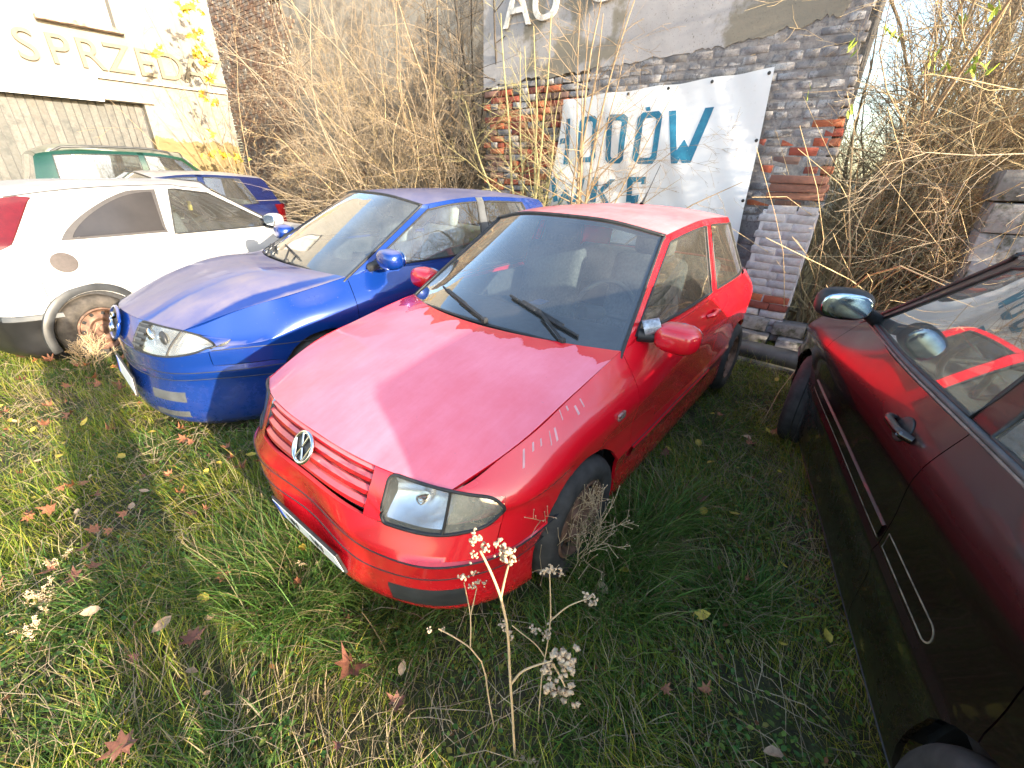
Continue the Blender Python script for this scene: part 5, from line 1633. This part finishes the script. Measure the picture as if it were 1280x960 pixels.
def shrub(name, label, cat, base, stems, mat, group, seed, kids=(9, 5, 3), twigmat=None, r=.014, tips=None, wig=.10, up=.015):
    """stems: list of (dx, dy, direction, length); thick stems are parts, the tangle of twigs is one part"""
    R = np.random.default_rng(seed)
    e = empty(name, base); tag(e, label, cat, group)
    tw = Tubes()
    for (dx, dy, d, L) in stems:
        P, rad = grow((dx, dy, -.02), d, L, 11, r * R.uniform(.75, 1.2), wig * .55, up, R)
        t = Tubes(); t.add(P, rad, 6); o = obj('stem', t.mesh('stem'), mat, e)
        for _ in range(int(R.poisson(kids[0]))):
            t_ = R.uniform(.15, .98) * 11; i = min(int(t_), 10); q = P[i] + (P[i + 1] - P[i]) * (t_ - i)
            branch(tw, q, side_dir(P[i + 1] - P[i], R.uniform(.5, 1.4), R), L * R.uniform(.2, .45) * (1.1 - t_ / 22), max(rad[i] * .5, .0018), 1, R, wig, up, kids, tips=tips)
    if tw.V:
        o = obj('twigs', tw.mesh('twigs'), twigmat or mat, e); o["kind"] = "stuff"
    return e
def fan(n, R, spread, tilt, L, dirbias=(0, 0)):
    out = []
    for _ in range(n):
        a = R.uniform(0, 2 * math.pi); s = abs(R.normal(0, tilt))
        out.append((R.normal(0, spread), R.normal(0, spread), np.array([math.cos(a) * s + dirbias[0], math.sin(a) * s + dirbias[1], 1.0]), L * R.uniform(.55, 1.1)))
    return out

# thicket between the house and the workshop
R0 = np.random.default_rng(5)
where = [(5.0, 4.05, 4.2, 'nearest the brick corner of the workshop'), (5.6, 4.5, 4.8, 'at the dark gap beside the workshop'), (4.8, 4.75, 3.4, 'directly behind the blue car roof'), (5.5, 5.3, 4.8, 'tall behind the blue car, deep in the thicket'),
         (4.7, 5.5, 3.2, 'low, behind the windscreen of the blue car'), (5.4, 6.1, 4.6, 'in the middle of the thicket'), (4.7, 6.4, 2.8, 'low, right of the dark blue car'), (5.6, 6.9, 4.8, 'tall, in front of the beige plaster'),
         (4.9, 7.3, 3.2, 'behind the tail of the dark blue car'), (5.7, 7.9, 4.6, 'against the beige and brick wall'), (5.1, 8.5, 3.6, 'left, below the raw brick wall'), (5.7, 9.4, 3.4, 'far left, at the house corner')]
for k, (x, y, H, txt) in enumerate(where):
    Rk = np.random.default_rng(100 + k)
    near = x < 5.2
    shrub('bare_shrub', 'leafless tan shrub of the thicket, ' + txt, 'shrub', (x, y, 0), fan(10 if near else 12, Rk, .25, .62, H), (TAN, TAN, DRY, TAN)[k % 4], 'leafless shrubs of the thicket', 200 + k, kids=(11, 5, 3), r=.016, wig=.19, up=-.005)
for k, (x, y, H) in enumerate(((5.7, 4.0, 4.8), (5.9, 4.9, 5.0))):
    Rk = np.random.default_rng(140 + k)
    shrub('bare_shrub', ('dark climbing stems in the gap left of the workshop corner', 'dark stems standing behind the tan thicket')[k], 'shrub', (x, y, 0), fan(12, Rk, .18, .16, H), DARKB, 'dark stems behind the thicket', 240 + k, kids=(10, 4, 2), r=.028)
for k, (x, y, H, txt) in enumerate(((5.6, 5.0, 5.2, 'high behind the blue car roof'), (5.8, 6.4, 5.4, 'highest of the middle'), (5.5, 7.4, 5.0, 'high before the beige plaster'), (5.9, 8.6, 5.2, 'high before the raw brick'), (5.2, 4.5, 4.4, 'high beside the workshop corner'), (5.9, 5.7, 5.4, 'rear of the middle'))):
    Rk = np.random.default_rng(170 + k)
    shrub('bare_shrub', 'tall leafless shrub with fine grey brown twigs, ' + txt, 'shrub', (x, y, 0), fan(12, Rk, .25, .34, H), (BROWN, TAN)[k % 2], 'tall shrubs of the thicket', 270 + k, kids=(14, 5, 3), r=.017, wig=.17, up=0)
# arching bramble canes at the foot of the thicket
Rb = np.random.default_rng(9); tb = Tubes()
for _ in range(700):
    x, y = Rb.uniform(4.2, 5.9), Rb.uniform(3.3, 9.2); a = Rb.uniform(0, 6.28); L = Rb.uniform(.9, 3.0)
    P, rad = grow((x, y, 0), (math.cos(a) * .9, math.sin(a) * .9, 1.2), L, 8, .006, .10, -.13, Rb); tb.add(P, np.maximum(rad, .002), 4)
tag(obj('bramble_canes', tb.mesh('bramble_canes'), TAN), kind='stuff')
# rusty leaves still hanging low in the thicket
n = 1500
x = Rb.uniform(4.6, 5.6, n); y = Rb.normal(7.6, .75, n); z = np.clip(Rb.normal(1.05, .38, n), .1, 2.2)
tag(leaf_cards(n, x, y, z, Rb.uniform(.03, .065, n), Rb.uniform(0, 6.28, n), Rb.uniform(-1.2, .4, n), mixcol(n, [(.30, .10, .04), (.22, .07, .035), (.40, .18, .06), (.30, .20, .10)], [3, 3, 2, 2]), 'withered_leaves', GRASSM), kind='stuff')

# saplings before the banner
def to(p, q): return np.array(q, float) - np.array(p, float)
def sapling(label, base, targets, mat, seed, r, kids, group='saplings before the banner'):
    st = []
    for q in targets:
        v = to(base, q); L = np.linalg.norm(v); st.append((random.uniform(-.03, .03), random.uniform(-.03, .03), v / L, L))
    return shrub('sapling', label, 'sapling', base, st, mat, group, seed, kids, r=r, wig=.11, up=.003)
X0 = 4.42
px = lambda u, v, X=X0: at(u, v, (1, 0, 0), X)
b1 = px(664, 255); b1[2] = 0
sapling('olive green many-stemmed sapling before the red brick patch left of the banner', tuple(b1), [px(668, 110), px(632, 20), px(690, 5), px(715, 20, 4.3), px(655, 60), px(610, 120, 4.3), px(740, 60, 4.35)], OLIVE, 301, .026, (10, 5, 2))
b2 = px(738, 256); b2[2] = 0
sapling('pale brown sapling whose straight stem crosses the letters of the banner', tuple(b2), [px(748, -20, 4.35), px(760, -40, 4.3), px(720, 30, 4.4)], BROWN, 302, .024, (10, 5, 2))
b3 = px(690, 256, 4.25); b3[2] = 0
sapling('leaning sapling spreading long bare twigs across the banner', tuple(b3), [px(830, 20, 4.0), px(930, 10, 3.9), px(790, 60, 4.1), px(870, 120, 4.1), px(905, 190, 4.2)], BROWN, 303, .018, (11, 5, 2))

# yellow-leaved sapling at the house corner
tips = []
b4 = np.array([4.0, 9.3, 0.0])
hp = lambda u, v, Y=9.2: at(u, v, (0, 1, 0), Y)
e4 = shrub('sapling', 'young tree with the last yellow leaves hanging before the cream house corner', 'sapling', tuple(b4),
      [(0, 0, to(b4, hp(u, v)) / np.linalg.norm(to(b4, hp(u, v))), np.linalg.norm(to(b4, hp(u, v)))) for u, v in ((160, 10), (228, -30), (185, 55), (150, 100), (262, 10), (215, 60), (240, 120))], BROWN, None, 304, (7, 4, 2), r=.016, tips=tips)
YL = []
for s, cc in enumerate(((.62, .42, .03), (.58, .28, .03), (.50, .45, .05))):
    me = leaf_mesh('maple', 40 + s); me.materials.append(leaf_colour("hanging_yellow_leaf", cc)); me.name = 'leaf'; YL.append(me)
Ry = np.random.default_rng(77)
for (u, v, su, sv, k) in ((232, 12, 8, 12, 12), (251, 72, 7, 15, 22), (247, 42, 6, 6, 7), (200, 62, 9, 5, 8), (262, 98, 4, 4, 5), (256, 118, 4, 6, 5), (270, 130, 5, 3, 5), (265, 165, 12, 8, 6), (288, 195, 18, 5, 12), (262, 195, 14, 5, 7), (245, 10, 10, 10, 5)):
    for _ in range(k):
        p = hp(u + Ry.normal(0, su * .7), v + Ry.normal(0, sv * .7), 9.2 + Ry.normal(0, .12))
        o = bpy.data.objects.new('leaf', YL[Ry.integers(3)]); COL.objects.link(o); o.parent = e4
        o.location = Vector(p) - Vector(b4); q = Ry.uniform(.05, .10); o.scale = (q, q, q); o.rotation_euler = (Ry.uniform(.6, 2.4), Ry.uniform(-.6, .6), Ry.uniform(0, 6.28))

# dry reeds and canes at the right
Rr = np.random.default_rng(31); tb = Tubes()
for _ in range(6800):
    x = 5.0 + 4.2 * Rr.random() ** 1.2; y = -1.0 + .12 * (x - 5) - Rr.random() * (2.6 + (x - 5) * 1.2)
    z0 = float(np.clip((x - 5.2) * .30, 0, 3.0) * np.clip((-1.2 - y) * .8, 0, 1))
    L = Rr.uniform(.9, 2.9); P, rad = grow((x, y, z0 - .05), (Rr.normal(-.12, .45), Rr.normal(-.70, .55), 1.0), L, 5, (Rr.uniform(.004, .009) if Rr.random() < .93 else Rr.uniform(.010, .018)), .15, Rr.uniform(-.20, .0), Rr)
    tb.add(P, np.maximum(rad, .0018), 3)
tag(obj('dry_reeds', tb.mesh('dry_reeds'), DRY), kind='stuff')
for k, (x, y, H, txt) in enumerate(((5.5, -1.5, 3.0, 'nearest the workshop wall edge'), (6.2, -2.3, 3.6, 'behind the mirror of the dark car'), (5.6, -2.9, 3.0, 'behind the stone pier'), (7.0, -3.2, 4.2, 'highest against the sky'), (6.0, -4.2, 3.6, 'at the right picture edge'), (7.6, -2.0, 4.4, 'deep behind the wall edge'))):
    Rk = np.random.default_rng(400 + k)
    shrub('bare_shrub', 'bare twiggy bush among the dry reeds, ' + txt, 'shrub', (x, y, float(bank(np.array(x), np.array(y)))), fan(11, Rk, .25, .32, H, (-.05, -.35)), (DRY, BROWN, TAN)[k % 3], 'bare bushes among the dry reeds', 420 + k, kids=(14, 6, 3), r=.014)
for k, (x, y, H) in enumerate(((5.5, -1.25, 3.9), (6.1, -1.9, 4.8), (6.4, -3.0, 4.6), (6.9, -2.3, 5.2), (5.7, -2.5, 4.2), (7.4, -4.2, 5.0), (5.9, -1.15, 4.2), (6.6, -1.3, 5.0), (7.6, -1.7, 5.4), (7.0, -1.0, 4.4))):
    Rk = np.random.default_rng(460 + k)
    shrub('bare_shrub', 'tall bare bush with dense twigs against the sky, ' + ('beside the wall edge', 'left in the gap', 'above the stone pier', 'rear of the gap', 'above the dark car mirror', 'at the far right', 'second from the wall edge', 'third from the wall edge', 'deepest in the gap', 'low behind the wall edge')[k], 'shrub', (x, y, float(bank(np.array(x), np.array(y)))),
          fan(10, Rk, .3, .5, H, (-.05, -.30)), (BROWN, DRY, TAN)[k % 3], 'tall bare bushes against the sky', 470 + k, kids=(18, 7, 3), r=.024, wig=.16, up=0)
# arching limbs of an elder
tips = []
el = shrub('elder_bush', 'elder with thick arching limbs and a few last green leaves, right of the wall', 'bush', (5.3, -1.7, 0),
      [(0, 0, np.array(v), L) for v, L in (((-.1, -.75, 1.0), 3.4), ((.1, -1.0, .8), 3.2), ((-.2, -.45, 1.2), 3.6), ((-.25, -1.0, .65), 2.6), ((-.1, -.1, 1.3), 3.4), ((.2, -.3, 1.2), 3.9))], BROWN, None, 450, (9, 4, 2), r=.03, tips=tips, wig=.12, up=.0)
GL = leaf_mesh('oval', 71); GL.name = 'leaf'; GL.materials.append(leaf_colour("late_green_leaf", (.36, .48, .05)))
for (u, v, k) in ((1065, 58, 5), (1110, 42, 4), (1118, 38, 3), (1160, 82, 7), (1168, 72, 4), (1215, 92, 6), (1222, 75, 5), (1235, 88, 4), (1245, 10, 4), (1205, 30, 3), (1059, 135, 2), (1010, 118, 2), (1180, 90, 3)):
    for _ in range(k):
        p = at(u + Ry.normal(0, 5), v + Ry.normal(0, 5), (1, 0, 0), 4.75 + Ry.normal(0, .06))
        o = bpy.data.objects.new('leaf', GL); COL.objects.link(o); o.parent = el; o.location = Vector(p) - Vector((5.3, -1.7, 0)); q = Ry.uniform(.035, .06); o.scale = (q * .8, q * 1.3, q); o.rotation_euler = (Ry.uniform(.6, 2.2), Ry.uniform(-.5, .5), Ry.uniform(-.8, .8))
# trees farther back against the sky
for k, (x, y, H) in enumerate(((10.5, -2.2, 7.0), (11.5, -4.6, 7.5), (9.8, -6.4, 6.5))):
    Rk = np.random.default_rng(500 + k)
    e = empty('bare_tree', (x, y, float(bank(np.array(x), np.array(y))) - .05)); tag(e, 'bare tree against the sky, ' + ('just right of the workshop wall', 'in the middle of the gap', 'at the right picture edge')[k], 'tree', 'bare trees against the sky')
    P, rad = grow((0, 0, 0), (0, 0, 1), H, 10, .11, .05, .03, Rk); t = Tubes(); t.add(P, rad, 8); obj('trunk', t.mesh('trunk'), BROWN, e)
    tw = Tubes()
    for _ in range(34):
        i = Rk.integers(1, 10); branch(tw, P[i], side_dir(P[i + 1 if i < 10 else i] - P[i - 1], Rk.uniform(.4, 1.1), Rk), H * Rk.uniform(.25, .5), .022, 1, Rk, .12, .02, (0, 6, 5))
    o = obj('crown', tw.mesh('crown'), BROWN, e); o["kind"] = "stuff"

# dried flowers in the foreground
STEM = bark("dried_flower_stem", (.42, .30, .16), (.56, .42, .25))
PUFF = plain("cream_seed_head", (.58, .44, .29), .9, var=.2, scale=60)
def puff_mesh(seed):
    R = np.random.default_rng(seed); Vs, Fs, n0 = [], [], 0
    for k in range(13):
        c = R.normal(0, .62, 3) * (1, 1, .6); V, F = superell(c, (.30, .30, .26), 2.0, 7, 4)
        V = np.array(V) + R.normal(0, .085, (len(V), 3)); Vs.append(V); Fs.append(F + n0); n0 += len(V)
    me = mesh_np('flower_head', np.concatenate(Vs), np.concatenate(Fs)); me.materials.append(PUFF); return me
PM = [puff_mesh(k) for k in range(4)]
def dried_plant(label, lines, heads, plane, r=.0035, group=None, name='dried_wildflower'):
    base = at(*lines[0][0], *plane); e = empty(name, (base[0], base[1], 0)); tag(e, label, 'wildflower', group); o0 = Vector((base[0], base[1], 0))
    for k, L in enumerate(lines):
        P = [np.array(at(*q, *plane)) - np.array(o0) for q in L]
        if k == 0: P.insert(0, np.array([P[0][0], P[0][1], -.02]))
        P = herm(np.array(P), 4)
        t = Tubes(); t.add(P, np.linspace(r, r * .6, len(P)) * (1 if k == 0 else .75), 6); obj('stem', t.mesh('stem'), STEM, e)
    for (u, v, s) in heads:
        p = Vector(at(u, v, *plane)) - o0 + Vector((random.uniform(-.02, .02), 0, 0))
        o = bpy.data.objects.new('flower_head', random.choice(PM)); COL.objects.link(o); o.parent = e; s *= 1.35; o.location = p; o.scale = (s, s, s); o.rotation_euler = (random.uniform(0, 6), random.uniform(0, 6), random.uniform(0, 6))
    return e
nrm = (0.79, 0.61, 0.0)
def pl(d): return (nrm, float(np.dot(nrm, CAM) + d))
dried_plant('tall dried wildflower with cream seed heads, thickest stem in front of the red bumper', [[(646, 962), (638, 854), (626, 747), (612, 712), (600, 688)], [(626, 747), (632, 720), (640, 690)], [(638, 856), (655, 838), (676, 830), (690, 826)], [(690, 828), (700, 845), (706, 858)]],
    [(590, 676, .009), (600, 668, .008), (606, 684, .008), (596, 690, .007), (624, 682, .009), (637, 686, .011), (642, 694, .010), (630, 692, .007), (699, 820, .017), (714, 820, .017), (712, 836, .016), (684, 838, .014), (688, 864, .018), (708, 870, .018), (680, 842, .011), (666, 950, .016), (652, 957, .016)], pl(.70), .0045, 'dried wildflowers in front of the red car')
dried_plant('dried wildflower leaning left, with small seed heads level with the bumper', [[(625, 962), (612, 880), (588, 810), (565, 795), (548, 786)], [(588, 808), (588, 770), (580, 728)], [(588, 770), (596, 735)]],
    [(543, 782, .006), (550, 790, .005), (576, 724, .008), (586, 722, .006), (597, 728, .007), (592, 733, .005), (602, 732, .005)], pl(.78), .003, 'dried wildflowers in front of the red car')
dried_plant('dried wildflower at the right of the group, forked, with cream seed heads', [[(672, 960), (677, 847), (688, 776), (687, 716)], [(688, 776), (712, 757), (735, 748)], [(680, 820), (672, 808), (650, 790), (640, 782)]],
    [(684, 712, .009), (692, 710, .009), (698, 718, .007), (738, 740, .009), (740, 752, .009), (737, 758, .008), (668, 790, .009), (680, 794, .009), (688, 790, .008), (630, 780, .008), (640, 792, .008), (634, 784, .006), (756, 905, .010), (764, 912, .008)], pl(.80), .003, 'dried wildflowers in front of the red car')
dried_plant('thin dried weed with pale seed heads in the shaded grass at lower right', [[(822, 962), (860, 925), (900, 878), (928, 842)]], [(906, 824, .005), (918, 830, .006), (928, 833, .009), (938, 836, .010), (945, 840, .007)], pl(1.15), .003)
dried_plant('bent dry stem with a yellow leaf at lower left of the flowers', [[(484, 962), (455, 918), (400, 880), (380, 850), (374, 828)], [(470, 957), (420, 945), (360, 940)]], [(493, 836, .009), (496, 846, .010), (472, 886, .006)], pl(.95), .0045)
p = Vector(at(384, 872, *pl(.93))); leaf("yellow", p, .035, 'bright yellow leaf caught on a bent dry stem in the foreground')
# feathery dead weeds by the front wheel of the red car
def feather(label, base, H, seed, group):
    R = np.random.default_rng(seed); e = empty('dead_weed', base); tag(e, label, 'weed', group)
    t = Tubes(); tp = []
    for _ in range(4): branch(t, (R.normal(0, .03), R.normal(0, .03), 0), (R.normal(0, .22), R.normal(0, .22), 1), H * R.uniform(.7, 1.1), .0018, 1, R, .08, .02, (0, 8, 4), tips=tp)
    o = obj('stem', t.mesh('stem'), STEM, e); o["kind"] = "stuff"
    Vs, Fs, n0 = [], [], 0
    for q, _ in tp:
        V, F = superell(q, (.0024, .0024, .0022), 2, 5, 3); Vs.append(np.array(V)); Fs.append(F + n0); n0 += len(V)
    o = obj('seeds', mesh_np('seeds', np.concatenate(Vs), np.concatenate(Fs)), PUFF, e); o["kind"] = "stuff"
for k, (u, v, H) in enumerate(((690, 735, .55), (655, 740, .50), (725, 700, .42), (745, 690, .3))):
    g_ = at(u, v, (0, 0, 1), 0); feather('feathery dead weed with pale seeds ' + ('right before the red front wheel', 'below the red bumper corner', 'right of the red front wheel', 'behind the others beside the red sill')[k], (g_[0], g_[1], 0), H, 600 + k, 'dead weeds by the red car wheel')
for k, (u, v, H) in enumerate(((130, 470, .35), (110, 470, .3))):
    g_ = at(u, v, (0, 0, 1), 0); feather(('right-hand', 'left-hand')[k] + ' yellowish dead weed in front of the white car wheel', (g_[0], g_[1], 0), H, 640 + k, 'dead weeds by the white car wheel')
for k, (u, v, H) in enumerate(((70, 740, .12), (85, 705, .10), (60, 765, .12), (40, 790, .12), (395, 715, .16))):
    g_ = at(u, v, (0, 0, 1), 0); feather(('pale dead weed at the left, tallest of its cluster', 'pale dead weed at the left, topmost of its cluster', 'pale dead weed at the left, lowest but one of its cluster', 'pale dead weed near the left picture edge', 'curled pale dead weed below the number plate')[k], (g_[0], g_[1], 0), H * .65, 660 + k, 'low pale weeds in the sunlit grass')

# the photographer, whose shadow falls across the grass
pe = empty('person', (-.74, -1.74, 0), math.atan2(.55, .707)); tag(pe, 'person in dark clothes whose long shadow falls across the grass at the left', 'person')
def skinned(name, joints, edges, mat, parent, sub=2):
    me = bpy.data.meshes.new(name); me.from_pydata([j[:3] for j in joints], edges, [])
    o = bpy.data.objects.new(name, me); COL.objects.link(o); o.parent = parent
    md = o.modifiers.new('skin', 'SKIN'); md.use_smooth_shade = True
    for k, j in enumerate(joints):
        v = me.skin_vertices[0].data[k]; v.radius = (j[3], j[4] if len(j) > 4 else j[3]); v.use_root = k == 0
    s = o.modifiers.new('sub', 'SUBSURF'); s.levels = s.render_levels = sub
    me.materials.append(mat); return o
cloth = plain('dark_clothes', (.05, .055, .07), .9); skinm = plain('skin_tone', (.55, .35, .26), .6)
J = [(0, 0, .95, .16, .12), (0, 0, 1.15, .15, .11), (0, 0, 1.38, .18, .11), (0, 0, 1.50, .07), (0.02, 0, 1.60, .075), (.03, 0, 1.70, .10, .085), (.02, 0, 1.77, .07)]
E_ = [(0, 1), (1, 2), (2, 3), (3, 4), (4, 5), (5, 6)]
for s in (1, -1):
    k = len(J); J += [(0, s * .10, .86, .10), (.02, s * .11, .48, .065), (0, s * .11, .09, .045), (.16, s * .12, .04, .04)]; E_ += [(0, k), (k, k + 1), (k + 1, k + 2), (k + 2, k + 3)]
    k = len(J); J += [(0, s * .20, 1.42, .065), (.05, s * .27, 1.16, .05), (.10, s * .13, 1.38, .04), (.11, s * .09, 1.46, .035, .02)]; E_ += [(2, k), (k, k + 1), (k + 1, k + 2), (k + 2, k + 3)]
skinned('body', J, E_, cloth, pe)
